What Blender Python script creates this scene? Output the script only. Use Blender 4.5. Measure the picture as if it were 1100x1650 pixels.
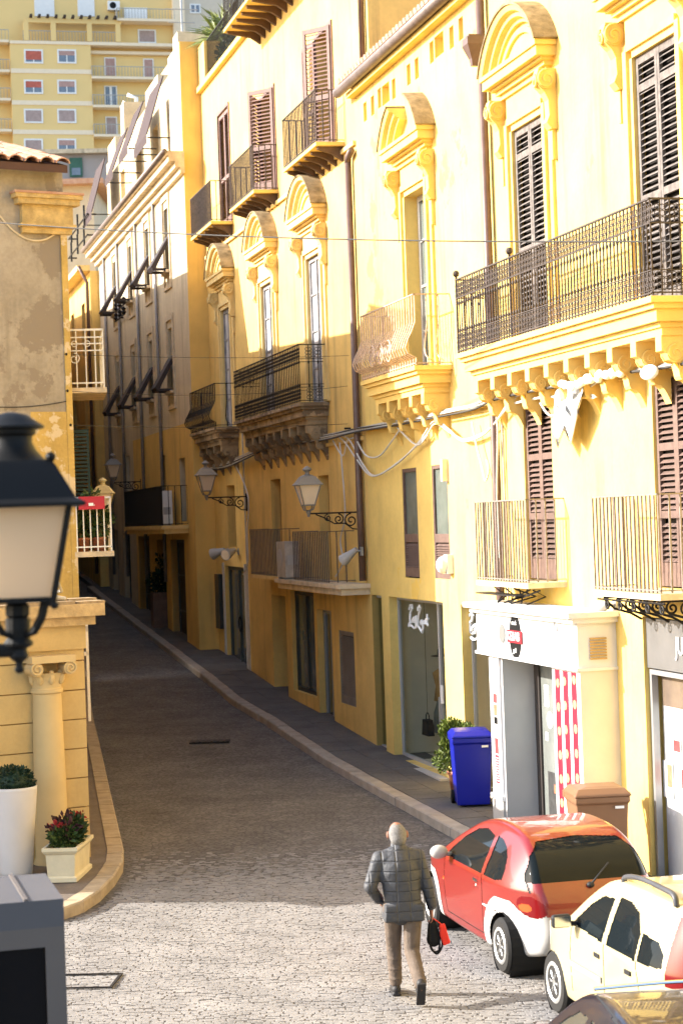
import bpy, bmesh, math, random
import numpy as np
from mathutils import Vector, Matrix
random.seed(7); rng = np.random.default_rng(7)
R = math.radians
for o_ in list(bpy.data.objects): bpy.data.objects.remove(o_)
sc = bpy.context.scene
COL = sc.collection

# ------------------------------------------------------------------ camera
CAMF, ROLL, PITCH, CAMH = 3208.0, R(2.0), 12 / 3208.0, 4.6
cam_d = bpy.data.cameras.new('camera'); cam = bpy.data.objects.new('camera', cam_d); COL.objects.link(cam)
cam_d.sensor_fit = 'VERTICAL'; cam_d.sensor_height = 36.0; cam_d.lens = CAMF / 1650 * 36.0
cam_d.clip_end = 2000; cam_d.clip_start = 0.1
cF = Vector((0, math.cos(PITCH), math.sin(PITCH))); cU0 = Vector((0, -math.sin(PITCH), math.cos(PITCH)))
cR = Vector((1, 0, 0)) * math.cos(ROLL) - cU0 * math.sin(ROLL)
cU = Vector((1, 0, 0)) * math.sin(ROLL) + cU0 * math.cos(ROLL)
cam.matrix_world = Matrix(((cR.x, cU.x, -cF.x, 0), (cR.y, cU.y, -cF.y, 0), (cR.z, cU.z, -cF.z, CAMH), (0, 0, 0, 1)))
cam_d.dof.use_dof = True; cam_d.dof.focus_distance = 25.0; cam_d.dof.aperture_fstop = 4.0
sc.camera = cam

# ------------------------------------------------------------------ sky, sun, exposure
SUN_EL, SUN_DY = R(26.0), 0.08
tow = Vector((-1, SUN_DY, 0)).normalized() * math.cos(SUN_EL) + Vector((0, 0, math.sin(SUN_EL)))
w = bpy.data.worlds.new('World'); sc.world = w; w.use_nodes = True
wn = w.node_tree.nodes; wl = w.node_tree.links
sky = wn.new('ShaderNodeTexSky'); sky.sky_type = 'NISHITA'; sky.sun_disc = False
sky.sun_elevation = SUN_EL; sky.sun_rotation = math.atan2(tow.x, tow.y)
sky.air_density = 1.0; sky.dust_density = 2.0; sky.ozone_density = 1.0
wl.new(sky.outputs[0], wn['Background'].inputs[0]); wn['Background'].inputs[1].default_value = 0.15
sun_d = bpy.data.lights.new('sun', 'SUN'); sun = bpy.data.objects.new('sun', sun_d); COL.objects.link(sun)
sun_d.energy = 4.1; sun_d.angle = R(0.5); sun_d.color = (1.0, 0.95, 0.88)
sun.rotation_euler = (-tow).to_track_quat('-Z', 'Y').to_euler(); sun.location = (-30, 20, 40)
sc.view_settings.view_transform = 'Standard'; sc.view_settings.look = 'None'
sc.view_settings.exposure = 1.74; sc.view_settings.gamma = 1.0
sc.render.engine = 'CYCLES'
sc.cycles.use_denoising = True; sc.cycles.max_bounces = 8; sc.cycles.diffuse_bounces = 5
sc.cycles.caustics_reflective = False; sc.cycles.caustics_refractive = False

# ------------------------------------------------------------------ frames: the street front runs along D, N points into the street
YAW = R(13.9)
D = Vector((-math.sin(YAW), math.cos(YAW), 0)); N = Vector((-math.cos(YAW), -math.sin(YAW), 0)); O = Vector((1.57, 32.3, 0))
RZF = math.atan2(D.y, D.x)
def W(s, o=0, z=0): return O + D * s + N * o + Vector((0, 0, z))
def ray(x, y):
    d = cF * CAMF + cR * (x - 550) + cU * (825 - y); return d / d.y
def at(x, y, Y): d = ray(x, y) * Y; return Vector((d.x, Y, CAMH + d.z))
def F(x, y, o=0):
    d = ray(x, y); b = O + N * o
    det = -d.x * D.y + D.x * d.y
    t = (-b.x * D.y + D.x * b.y) / det; s = (d.x * b.y - d.y * b.x) / det
    return s, CAMH + t * d.z
ZS = [-200, -13, -8, 0, 3.7, 8, 12, 16.6, 35, 70, 110]; ZV = [0, 0, .02, .17, .25, .47, .6, .94, 2.15, 4.6, 8]
def zr(s): return float(np.interp(s, ZS, ZV))
def zw(X, Y): return zr((X - O.x) * D.x + (Y - O.y) * D.y)

# ------------------------------------------------------------------ helpers
ORG = {}
def tag(o, label=None, cat=None, group=None, kind=None):
    if label: o['label'] = label
    if cat: o['category'] = cat
    if group: o['group'] = group
    if kind: o['kind'] = kind
    return o
def thing(name, label, cat, loc, rz=0.0, group=None, org=None):
    e = bpy.data.objects.new(name, None); COL.objects.link(e); e.empty_display_size = .3
    e.location = loc; e.rotation_euler = (0, 0, rz); tag(e, label, cat, group)
    ORG[e.name] = Vector(org) if org is not None else Vector((0, 0, 0)); return e
def fthing(name, label, cat, s, o=0, z=0, group=None):   # a thing in the street-front frame, its parts are given in (s, o, z)
    return thing(name, label, cat, W(s, o, z), RZF, group, (s, o, z))
def copy_tree(o, parent=None):
    c = o.copy(); COL.objects.link(c); c.parent = parent
    for ch in o.children: copy_tree(ch, c)
    return c
class MB:
    def __init__(s): s.v = []; s.f = []
    def add(s, vs, fs):
        n = len(s.v); s.v += [tuple(v) for v in vs]; s.f += [tuple(i + n for i in f) for f in fs]; return s
    def box(s, x0, x1, y0, y1, z0, z1):
        if x0 > x1: x0, x1 = x1, x0
        if y0 > y1: y0, y1 = y1, y0
        if z0 > z1: z0, z1 = z1, z0
        return s.add([(x0, y0, z0), (x1, y0, z0), (x1, y1, z0), (x0, y1, z0), (x0, y0, z1), (x1, y0, z1), (x1, y1, z1), (x0, y1, z1)],
                     [(0, 3, 2, 1), (4, 5, 6, 7), (0, 1, 5, 4), (1, 2, 6, 5), (2, 3, 7, 6), (3, 0, 4, 7)])
    def ext(s, poly, axis, a, b):      # polygon in the two other axes, extruded along axis
        def P(p, t): return {0: (t, p[0], p[1]), 1: (p[0], t, p[1]), 2: (p[0], p[1], t)}[axis]
        n = len(poly); vs = [P(p, a) for p in poly] + [P(p, b) for p in poly]
        return s.add(vs, [tuple(range(n))[::-1], tuple(range(n, 2 * n))] + [(i, (i + 1) % n, n + (i + 1) % n, n + i) for i in range(n)])
    def tube(s, path, r, n=6, closed=False, caps=True):
        P = [Vector(p) for p in path]; m = len(P); rs = r if isinstance(r, (list, tuple)) else [r] * m
        vs = []; up = None
        for i, p in enumerate(P):
            a = P[(i - 1) % m] if (closed or i > 0) else p; b = P[(i + 1) % m] if (closed or i < m - 1) else p
            t = (b - a); t = t.normalized() if t.length > 1e-9 else Vector((0, 0, 1))
            if up is None: up = t.orthogonal().normalized()
            else:
                up = up - t * up.dot(t); up = up.normalized() if up.length > 1e-6 else t.orthogonal().normalized()
            q = t.cross(up)
            for k in range(n):
                an = 2 * math.pi * (k + .5) / n; vs.append(p + (up * math.cos(an) + q * math.sin(an)) * rs[i])
        fs = []
        for i in range(m if closed else m - 1):
            j = (i + 1) % m
            for k in range(n): fs.append((i * n + k, i * n + (k + 1) % n, j * n + (k + 1) % n, j * n + k))
        if caps and not closed: fs += [tuple(range(n))[::-1], tuple(range((m - 1) * n, m * n))]
        return s.add(vs, fs)
    def lathe(s, prof, n=16, c=(0, 0, 0), axis=2, sq=False):
        vs = []; fs = []
        for (r, h) in prof:
            for k in range(n):
                an = 2 * math.pi * (k + .5) / n; x, y = r * math.cos(an), r * math.sin(an)
                p = {2: (x, y, h), 0: (h, x, y), 1: (x, h, y)}[axis]; vs.append((p[0] + c[0], p[1] + c[1], p[2] + c[2]))
        m = len(prof)
        for i in range(m - 1):
            for k in range(n): fs.append((i * n + k, i * n + (k + 1) % n, (i + 1) * n + (k + 1) % n, (i + 1) * n + k))
        fs += [tuple(range(n))[::-1], tuple(range((m - 1) * n, m * n))]
        return s.add(vs, fs)
    def capsule(s, p0, p1, r0, r1, n=12, m=4, flat=1.0, ax=None):
        p0 = Vector(p0); p1 = Vector(p1); t = (p1 - p0)
        L = t.length; t = t.normalized() if L > 1e-6 else Vector((0, 0, 1)); prof = []
        for i in range(m + 1): a = -math.pi / 2 + math.pi / 2 * i / m; prof.append((r0 * max(math.cos(a), .02), r0 * math.sin(a)))
        for i in range(m + 1): a = math.pi / 2 * i / m; prof.append((r1 * max(math.cos(a), .02), L + r1 * math.sin(a)))
        up = t.orthogonal().normalized() if ax is None else (Vector(ax) - t * Vector(ax).dot(t)).normalized()
        q = t.cross(up); vs = []; fs = []
        for (r, h) in prof:
            for k in range(n):
                an = 2 * math.pi * k / n; vs.append(p0 + t * h + up * (r * math.cos(an)) + q * (r * flat * math.sin(an)))
        M = len(prof)
        for i in range(M - 1):
            for k in range(n): fs.append((i * n + k, i * n + (k + 1) % n, (i + 1) * n + (k + 1) % n, (i + 1) * n + k))
        fs += [tuple(range(n))[::-1], tuple(range((M - 1) * n, M * n))]
        return s.add(vs, fs)
    def ball(s, c, r, n=12, m=8):
        r = (r, r, r) if not isinstance(r, (tuple, list)) else r
        prof = [(max(math.sin(math.pi * i / m), .01), -math.cos(math.pi * i / m)) for i in range(m + 1)]
        t = MB().lathe(prof, n); return s.add([(c[0] + v[0] * r[0], c[1] + v[1] * r[1], c[2] + v[2] * r[2]) for v in t.v], t.f)
    def ring(s, c, r, tr, axis=1, n=12, k=4, a0=0, a1=2 * math.pi):
        pts = []; full = abs(a1 - a0 - 2 * math.pi) < 1e-6
        for i in range(n if full else n + 1):
            a = a0 + (a1 - a0) * i / n; x, y = r * math.cos(a), r * math.sin(a)
            d = {0: (0, x, y), 1: (x, 0, y), 2: (x, y, 0)}[axis]; pts.append((c[0] + d[0], c[1] + d[1], c[2] + d[2]))
        return s.tube(pts, tr, k, closed=full)
    def mesh(s, name, mat, smooth=False, off=None):
        me = bpy.data.meshes.new(name)
        vs = s.v if off is None else [(v[0] - off[0], v[1] - off[1], v[2] - off[2]) for v in s.v]
        me.from_pydata(vs, [], s.f); me.materials.append(mat)
        if smooth: me.polygons.foreach_set('use_smooth', [True] * len(me.polygons))
        me.update(); return me
    def obj(s, name, mat, parent=None, smooth=False, loc=None):
        root = parent
        while root is not None and root.parent is not None: root = root.parent
        off = ORG.get(root.name) if root is not None else None
        if loc is not None: off = None
        me = s.mesh(name, mat, smooth, off); ob = bpy.data.objects.new(name, me); COL.objects.link(ob)
        if parent is not None: ob.parent = parent
        if loc is not None: ob.location = loc
        return ob
def rel(parent, p):       # a point in (s, o, z) as a location under a thing of that frame
    root = parent
    while root.parent is not None: root = root.parent
    return Vector(p) - ORG[root.name]
def inst(name, me, parent, loc, rot=(0, 0, 0), scale=None):
    ob = bpy.data.objects.new(name, me); COL.objects.link(ob); ob.parent = parent
    ob.location = loc; ob.rotation_euler = rot
    if scale: ob.scale = scale
    return ob
def auto_smooth(o, ang=35):
    me = o.data
    me.polygons.foreach_set('use_smooth', [True] * len(me.polygons))
    try: me.set_sharp_from_angle(angle=R(ang))
    except Exception: pass
    return o

# ------------------------------------------------------------------ materials
MATS = {}
def mat(name, col, rough=.8, metal=0.0, var=.18, scale=3.0, bump=0.0, bscale=40.0, spec=.3, col2=None, streak=0.0, fine=.0, trans=0.0, coat=0.0, island=0.0, patch=None, cell=0.0):
    if name in MATS: return MATS[name]
    m = bpy.data.materials.new(name); m.use_nodes = True; MATS[name] = m
    nt = m.node_tree; nn, ll = nt.nodes, nt.links; b = nn['Principled BSDF']
    def node(t, **k):
        n_ = nn.new(t)
        for a, v in k.items(): setattr(n_, a, v)
        return n_
    def mixc(fac, a, c, mode='MIX'):
        x = node('ShaderNodeMix', data_type='RGBA', blend_type=mode)
        if isinstance(fac, (int, float)): x.inputs[0].default_value = fac
        else: ll.new(fac, x.inputs[0])
        for inp, v in ((x.inputs[6], a), (x.inputs[7], c)):
            if isinstance(v, (tuple, list)): inp.default_value = (*v[:3], 1)
            else: ll.new(v, inp)
        return x.outputs[2]
    def noise(sc_, det=4, stretch=None, rough_=.6):
        g = node('ShaderNodeNewGeometry'); src = g.outputs['Position']
        if stretch:
            mp = node('ShaderNodeMapping'); mp.inputs['Scale'].default_value = stretch; ll.new(src, mp.inputs[0]); src = mp.outputs[0]
        n_ = node('ShaderNodeTexNoise'); n_.inputs['Scale'].default_value = sc_; n_.inputs['Detail'].default_value = det; n_.inputs['Roughness'].default_value = rough_
        ll.new(src, n_.inputs['Vector']); return n_.outputs[0]
    def ramp(src, a, c):
        r_ = node('ShaderNodeMapRange'); r_.inputs[1].default_value = a; r_.inputs[2].default_value = c; ll.new(src, r_.inputs[0]); return r_.outputs[0]
    c = col
    if var > 0 or col2:
        lo = tuple(x * (1 - var) for x in col); hi = tuple(min(1, x * (1 + var * .6)) for x in col)
        c = mixc(ramp(noise(scale), .3, .7), col2 or lo, hi if not col2 else col)
    if fine > 0: c = mixc(ramp(noise(scale * 14, 3), .35, .65), c, mixc(1.0, c, (1 - fine,) * 3, 'MULTIPLY'))
    if streak > 0:
        st = ramp(noise(1.6, 5, (2.2, 2.2, .16)), .5, .78)
        big = ramp(noise(.5, 3), .4, .65)
        mu = node('ShaderNodeMath', operation='MULTIPLY'); ll.new(st, mu.inputs[0]); ll.new(big, mu.inputs[1])
        mu2 = node('ShaderNodeMath', operation='MULTIPLY'); ll.new(mu.outputs[0], mu2.inputs[0]); mu2.inputs[1].default_value = streak
        c = mixc(mu2.outputs[0], c, tuple(x * .35 for x in (.35, .27, .18)))
    if patch:
        c = mixc(ramp(noise(patch[1], 6, None, .65), patch[2], patch[2] + .03), c, patch[0])
    vor = None
    if cell > 0:
        g = node('ShaderNodeNewGeometry'); mp = node('ShaderNodeMapping'); mp.inputs['Scale'].default_value = (1, 1.15, .2); ll.new(g.outputs['Position'], mp.inputs[0])
        vo = node('ShaderNodeTexVoronoi', feature='DISTANCE_TO_EDGE'); vo.inputs['Scale'].default_value = cell; ll.new(mp.outputs[0], vo.inputs['Vector']); vor = ramp(vo.outputs[0], .02, .14)
        c = mixc(vor, mixc(1.0, c, (.62, .62, .62), 'MULTIPLY'), c)
        vc = node('ShaderNodeTexVoronoi'); vc.inputs['Scale'].default_value = cell; ll.new(mp.outputs[0], vc.inputs['Vector']); bw = node('ShaderNodeRGBToBW'); ll.new(vc.outputs['Color'], bw.inputs[0]); c = mixc(.3, c, mixc(1.0, c, bw.outputs[0], 'MULTIPLY'))
    if island > 0:
        g = node('ShaderNodeNewGeometry'); c = mixc(ramp(g.outputs['Random Per Island'], 0, 1), mixc(1.0, c, (1 - island,) * 3, 'MULTIPLY'), c)
    if isinstance(c, tuple): b.inputs['Base Color'].default_value = (*c[:3], 1)
    else: ll.new(c, b.inputs['Base Color'])
    b.inputs['Roughness'].default_value = rough; b.inputs['Metallic'].default_value = metal
    b.inputs['Specular IOR Level'].default_value = spec; b.inputs['Transmission Weight'].default_value = trans; b.inputs['Coat Weight'].default_value = coat
    if coat: b.inputs['Coat Roughness'].default_value = .03
    if bump > 0:
        bp = node('ShaderNodeBump'); bp.inputs['Strength'].default_value = 1.0; bp.inputs['Distance'].default_value = bump
        ll.new(vor if vor is not None else noise(bscale, 5), bp.inputs['Height']); ll.new(bp.outputs[0], b.inputs['Normal'])
    return m
PL_A = mat('plaster_ochre', (.74, .50, .165), .92, var=.16, scale=.9, bump=.004, bscale=24, streak=.75, fine=.06, spec=.15)
PL_B = mat('plaster_yellow', (.76, .545, .172), .92, var=.14, scale=.9, bump=.004, bscale=14, streak=.8, fine=.06, spec=.15, patch=((.70, .47, .11), .55, .60))
PL_C = mat('plaster_pale_yellow', (.78, .56, .168), .92, var=.14, scale=.9, bump=.004, bscale=14, streak=.8, fine=.06, spec=.15, patch=((.72, .49, .11), .55, .60))
PL_W = mat('plaster_greyish_cream', (.62, .52, .36), .92, var=.16, scale=1.0, bump=.004, bscale=20, streak=.7, fine=.08, spec=.15)
PL_O = mat('plaster_orange', (.72, .48, .15), .92, var=.12, scale=1.2, bump=.003, streak=.5, spec=.15)
STUC = mat('stucco_trim', (.76, .53, .165), .9, var=.1, scale=3, bump=.004, bscale=60, streak=.2, spec=.15)
STUC_A = mat('stucco_trim_weathered', (.74, .54, .23), .9, var=.14, scale=3, bump=.004, bscale=60, streak=.5, spec=.15)
STONE_W = mat('weathered_cornice_stone', (.27, .205, .12), .95, var=.5, scale=5, bump=.008, bscale=40, spec=.1)
STONE_P = mat('pale_balcony_stone', (.62, .50, .34), .9, var=.25, scale=4, bump=.005, bscale=50, streak=.5, spec=.15)
WOOD_G = mat('grey_weathered_wood', (.165, .142, .128), .8, var=.4, scale=12, bump=.002, bscale=90, spec=.2)
WOOD_B = mat('brown_shutter_paint', (.145, .092, .073), .6, var=.25, scale=8, bump=.001, spec=.3)
WOOD_M = mat('mauve_shutter_paint', (.19, .115, .10), .6, var=.2, scale=8, spec=.3)
WOOD_D = mat('dark_awning_shutter', (.045, .035, .035), .7, var=.2, spec=.25)
DOOR_G = mat('pale_grey_door', (.46, .44, .42), .6, var=.15, scale=6, spec=.3)
IRON = mat('dark_iron', (.022, .019, .017), .6, metal=.0, var=.4, scale=20, spec=.2)
IRON_R = mat('rusty_iron', (.068, .052, .045), .7, metal=.0, var=.45, scale=18, spec=.3)
IRON_P = mat('pinkish_worn_iron', (.50, .36, .27), .65, metal=.1, var=.35, scale=15, spec=.3)
IRON_W = mat('white_painted_iron', (.78, .74, .66), .5, var=.08, scale=10, spec=.3)
PIPE = mat('brown_downpipe', (.135, .085, .07), .45, metal=.3, var=.2, scale=5, spec=.4)
GLASS = mat('dark_window_glass', (.025, .028, .028), .08, var=0, spec=.6)
GLASS_G = mat('greenish_pane', (.13, .15, .13), .15, var=.3, scale=2, spec=.5)
DARK = mat('dark_interior', (.02, .016, .013), .9, var=0)
WHITE = mat('white_paint', (.74, .73, .71), .5, var=.05, scale=4, spec=.3)
WHITE_P = mat('white_plastic', (.78, .77, .74), .4, var=.04, spec=.4)
GREYM = mat('grey_metal', (.34, .34, .34), .4, metal=.5, var=.1, scale=3, spec=.4)
GREYD = mat('grey_panel', (.40, .39, .38), .5, var=.08, scale=2, spec=.3)
LAMPG = mat('lamp_grey_paint', (.20, .195, .19), .5, metal=.2, var=.1, spec=.4)
FROST = mat('frosted_lamp_glass', (.68, .56, .42), .35, var=.05, spec=.4)
BLACK = mat('black_paint', (.009, .009, .009), .55, var=.1, spec=.15)
CABLE = mat('grey_cable', (.46, .43, .38), .7, var=.2, scale=8)
CABLE_D = mat('dark_cable', (.05, .045, .04), .7, var=.2)
TILE = mat('terracotta_tile', (.52, .27, .17), .9, var=.35, scale=6, bump=.004, col2=(.62, .40, .28), spec=.1, island=.35)
TERRA = mat('terracotta_pot', (.40, .16, .09), .8, var=.15)
LEAF = mat('green_leaf', (.055, .095, .022), .55, var=.3, scale=9, island=.5, spec=.3)
LEAF_L = mat('bright_green_leaf', (.17, .22, .035), .55, var=.3, scale=9, island=.45, spec=.3)
LEAF_D = mat('dark_topiary_leaf', (.018, .045, .022), .5, var=.3, scale=9, island=.5, spec=.3)
MARBLE = mat('marble_plinth', (.50, .47, .43), .5, var=.12, scale=3, spec=.4)

# ------------------------------------------------------------------ facade pieces
def wall(mb, s0, s1, z0, z1, holes=(), o=0.0, rev=.3, body=8.0, top=True, back=True):
    S = sorted({s0, s1, *[h[0] for h in holes], *[h[1] for h in holes]}); Z = sorted({z0, z1, *[h[2] for h in holes], *[h[3] for h in holes]})
    S = [x for x in S if s0 <= x <= s1]; Z = [x for x in Z if z0 <= x <= z1]
    for i in range(len(S) - 1):
        for j in range(len(Z) - 1):
            cs, cz = (S[i] + S[i + 1]) / 2, (Z[j] + Z[j + 1]) / 2
            if any(h[0] < cs < h[1] and h[2] < cz < h[3] for h in holes): continue
            mb.add([(S[i], o, Z[j]), (S[i + 1], o, Z[j]), (S[i + 1], o, Z[j + 1]), (S[i], o, Z[j + 1])], [(3, 2, 1, 0)])
    for h in holes:
        a, b, c, d = h[:4]; r_ = h[4] if len(h) > 4 else rev
        q = [(a, c), (b, c), (b, d), (a, d)]
        for k in range(4):
            p1, p2 = q[k], q[(k + 1) % 4]
            mb.add([(p1[0], o, p1[1]), (p2[0], o, p2[1]), (p2[0], o - r_, p2[1]), (p1[0], o - r_, p1[1])], [(0, 1, 2, 3)])
        if len(h) > 5: mb.add([(a, o - r_, c), (b, o - r_, c), (b, o - r_, d), (a, o - r_, d)], [(3, 2, 1, 0)])
    B = o - body
    mb.add([(s0, o, z0), (s0, o, z1), (s0, B, z1), (s0, B, z0)], [(0, 1, 2, 3)])
    mb.add([(s1, o, z0), (s1, o, z1), (s1, B, z1), (s1, B, z0)], [(3, 2, 1, 0)])
    if back: mb.add([(s0, B, z0), (s1, B, z0), (s1, B, z1), (s0, B, z1)], [(0, 1, 2, 3)])
    if top: mb.add([(s0, o, z1), (s1, o, z1), (s1, B, z1), (s0, B, z1)], [(0, 1, 2, 3)])
    return mb
SLATS = {}
def slat_mesh(wd, m, d=.05, tilt=40, th=.012):
    k = (round(wd, 2), m.name, d, tilt)
    if k not in SLATS:
        b = MB().box(-wd / 2, wd / 2, -d / 2, d / 2, -th / 2, th / 2); c_, s_ = math.cos(R(tilt)), math.sin(R(tilt))
        b.v = [(v[0], v[1] * c_ - v[2] * s_, -v[1] * s_ + v[2] * c_) for v in b.v]; SLATS[k] = b.mesh('slat', m)
    return SLATS[k]
def shutter(par, hinge, wd, h, m, ang=0.0, n=24, split=(), solid=0.0, th=.045, name='shutter'):
    """a louvred leaf: hinge (s,o,z) at its lower corner, leaf runs along +s (wd<0: along -s), ang turns it out"""
    sg = 1 if wd > 0 else -1; wd = abs(wd); fw = .065; f = MB()
    f.box(0, sg * fw, -th / 2, th / 2, 0, h); f.box(sg * (wd - fw), sg * wd, -th / 2, th / 2, 0, h)
    rails = [0.0] + [x * h for x in split] + [h - .09]
    for k, z in enumerate(rails): f.box(sg * fw, sg * (wd - fw), -th / 2 + .002, th / 2 - .002, z, z + (.16 if k == 0 else .09))
    if solid > 0: f.box(sg * fw, sg * (wd - fw), -th / 2 + .006, th / 2 - .006, .16, .16 + solid)
    ob = f.obj(name, m, par, loc=rel(par, hinge)); ob.rotation_euler = (0, 0, ang)
    me = slat_mesh(wd - 2 * fw, m)
    zs = np.linspace(.19 + solid, h - .13, n)
    for z in zs:
        if any(abs(z - (r_ + .045)) < .06 for r_ in rails[1:-1]): continue
        inst('slat', me, ob, (sg * wd / 2, 0, float(z)))
    return ob
def backing(par, a, b, c, d, o, m=DARK, name='dark_backing'): return MB().box(a, b, o - .02, o, c, d).obj(name, m, par)
def glazed(par, a, b, c, d, o, fm, gm=GLASS, fw=.07, mull=1, bars=0, name='window'):
    f = MB(); f.box(a, a + fw, o - .03, o + .03, c, d); f.box(b - fw, b, o - .03, o + .03, c, d); f.box(a + fw, b - fw, o - .03, o + .03, d - fw, d); f.box(a + fw, b - fw, o - .03, o + .03, c, c + fw)
    for k in range(mull): x = a + (b - a) * (k + 1) / (mull + 1); f.box(x - fw / 2, x + fw / 2, o - .028, o + .028, c + fw, d - fw)
    for k in range(bars):
        z = c + (d - c) * (k + 1) / (bars + 1)
        for q in range(mull + 1):
            x0 = a + (b - a) * q / (mull + 1) + fw; x1 = a + (b - a) * (q + 1) / (mull + 1) - fw; f.box(x0, x1, o - .02, o + .02, z - .02, z + .02)
    ob = f.obj(name, fm, par)
    for k in range(mull + 1):
        x0 = a + (b - a) * k / (mull + 1) + fw / 2; x1 = a + (b - a) * (k + 1) / (mull + 1) - fw / 2
        MB().box(x0, x1, o - .012, o - .006, c + fw, d - fw).obj('pane', gm, ob)
    return ob
def sweep_arc(mb, sc_, zc, prof, a0, a1, n=20):
    """profile (radius, o) swept round an arc in the facade plane"""
    m = len(prof); vs = []; fs = []
    for i in range(n + 1):
        a = a0 + (a1 - a0) * i / n
        for (r_, o_) in prof: vs.append((sc_ + r_ * math.cos(a), o_, zc + r_ * math.sin(a)))
    for i in range(n):
        for k in range(m): fs.append((i * m + k, i * m + (k + 1) % m, (i + 1) * m + (k + 1) % m, (i + 1) * m + k))
    fs += [tuple(range(m)), tuple(range(n * m, n * m + m))[::-1]]
    return mb.add(vs, fs)
def spiral(mb, c, r0, turns, tr, axis, flip=1, n=26):
    pts = []
    for i in range(n + 1):
        t = i / n; a = t * turns * 2 * math.pi; r_ = r0 * (1 - .82 * t); x, y = flip * r_ * math.sin(a), r_ * math.cos(a)
        d = (0, x, y) if axis == 0 else (x, 0, y); pts.append((c[0] + d[0], c[1] + d[1], c[2] + d[2]))
    return mb.tube(pts, tr, 5)
def aedicule(par, sc_, zb, zt, hw, m, broken=False, dark=STONE_W):
    """moulded window surround with consoles, cornice and a segmental pediment"""
    f = MB(); fw = .2
    for sg in (-1, 1):
        f.box(sc_ + sg * hw, sc_ + sg * (hw + .09), 0, .05, zb, zt); f.box(sc_ + sg * (hw + .09), sc_ + sg * (hw + .2), 0, .09, zb, zt + .11)
        f.box(sc_ + sg * (hw + .2), sc_ + sg * (hw + .34), 0, .045, zb, zt + .2)
    f.box(sc_ - hw, sc_ + hw, 0, .05, zt, zt + .09); f.box(sc_ - hw - .09, sc_ + hw + .09, 0, .088, zt + .09, zt + .19)
    f.box(sc_ - hw - .2, sc_ + hw + .2, 0, .04, zt + .19, zt + .5)
    root = f.obj('window_surround', m, par)
    c = MB(); W2 = hw + .52; z = zt + .5                               # stepped cornice
    for (dz0, dz1, pj, ex) in ((0, .07, .08, -.2), (.07, .13, .13, -.13), (.13, .17, .19, -.08), (.17, .30, .28, 0), (.30, .36, .31, .04)):
        c.box(sc_ - W2 - ex, sc_ + W2 + ex, 0, pj, z + dz0, z + dz1)
    c.obj('cornice', m, root)
    zc0 = z + .36; rise = .72; Wp = W2 + .06; Rr = (Wp * Wp + rise * rise) / (2 * rise); zc = zc0 + rise - Rr; am = math.asin(Wp / Rr)
    t = MB()
    if not broken:
        n = 18; poly = [(sc_ + (Rr - .2) * math.sin(-am * .86 + 2 * am * .86 * i / n), max(zc0, zc + (Rr - .2) * math.cos(-am * .86 + 2 * am * .86 * i / n))) for i in range(n + 1)]
        t.ext([(p[0], p[1]) for p in poly], 1, 0, .07)
        sweep_arc(t, sc_, zc, [(Rr - .36, .0), (Rr - .36, .11), (Rr - .28, .11), (Rr - .28, .0)], math.pi / 2 - am * .74, math.pi / 2 + am * .74)
        t.obj('tympanum', m, root)
    arcs = [(-am, am)] if not broken else [(-am, -am * .36), (am * .36, am)]
    for a0, a1 in arcs:
        p = MB(); q = MB()
        sweep_arc(p, sc_, zc, [(Rr - .22, 0), (Rr - .22, .13), (Rr - .17, .14), (Rr - .15, .21), (Rr - .09, .22), (Rr - .07, .29), (Rr, .32), (Rr, 0)], math.pi / 2 + a0, math.pi / 2 + a1)
        sweep_arc(q, sc_, zc, [(Rr + .003, 0), (Rr + .003, .34), (Rr + .035, .34), (Rr + .05, 0)], math.pi / 2 + a0, math.pi / 2 + a1)
        p.obj('pediment', m, root); q.obj('pediment_cap', dark, root)
    for sg in (-1, 1):                                                 # consoles with volutes
        x = sc_ + sg * (hw + .40); v = MB(); z1 = zt + .5
        prof = [(0, z1), (.24, z1), (.27, z1 - .10), (.25, z1 - .24), (.17, z1 - .32), (.12, z1 - .42), (.11, z1 - .62), (.15, z1 - .72), (.09, z1 - .80), (0, z1 - .80)]
        v.ext(prof, 0, x - .085, x + .085)
        for sd in (-1, 1): v.lathe([(.13, x + sd * .085 - (.0 if sd > 0 else .018)), (.13, x + sd * .085 + (.018 if sd > 0 else .0))], 14, (0, .14, z1 - .15), 0)
        ob = v.obj('console', m, root)
        spiral(MB(), (x - .105, .14, z1 - .15), .13, 1.6, .016, 0).obj('volute', m, root); spiral(MB(), (x, .27, z1 - .17), .09, 1.4, .02, 1, sg).obj('volute', m, root); MB().box(x - .03, x + .03, 0, .06, z1 - 1.2, z1 - .8).obj('pendant', m, root)
    return root
def bracket_mesh(dep, h, wd, m):
    prof = [(0, 0), (dep, 0), (dep, -.17), (dep - .05, -.19), (dep - .10, -.27), (dep - .2, -.30), (dep * .58, -.28)]
    for i in range(1, 9): t = i / 8; prof.append((dep * .55 * (1 - t) + .05 * math.sin(t * math.pi), -.28 - (h - .28) * (t + .16 * math.sin(2 * math.pi * t))))
    prof += [(0, -h)]
    b = MB().ext(prof, 0, -wd / 2, wd / 2)
    for sd in (-1, 1):
        b.lathe([(.11, sd * wd / 2 - .012), (.11, sd * wd / 2 + .012)], 12, (0, dep - .17, -.2), 0); spiral(b, (sd * (wd / 2 + .012), dep - .17, -.2), .1, 1.5, .014, 0)
    return b.mesh('bracket', m)
def slab(par, s0, s1, dep, z, layers, m, name='balcony'):
    """stacked mouldings: (inset, z_top, z_bottom) below z, largest on top"""
    b = MB()
    for (ins, zt, zb) in layers: b.box(s0 + ins, s1 - ins, -.05, dep - ins, z + zb, z + zt)
    return b.obj(name, m, par)
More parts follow.
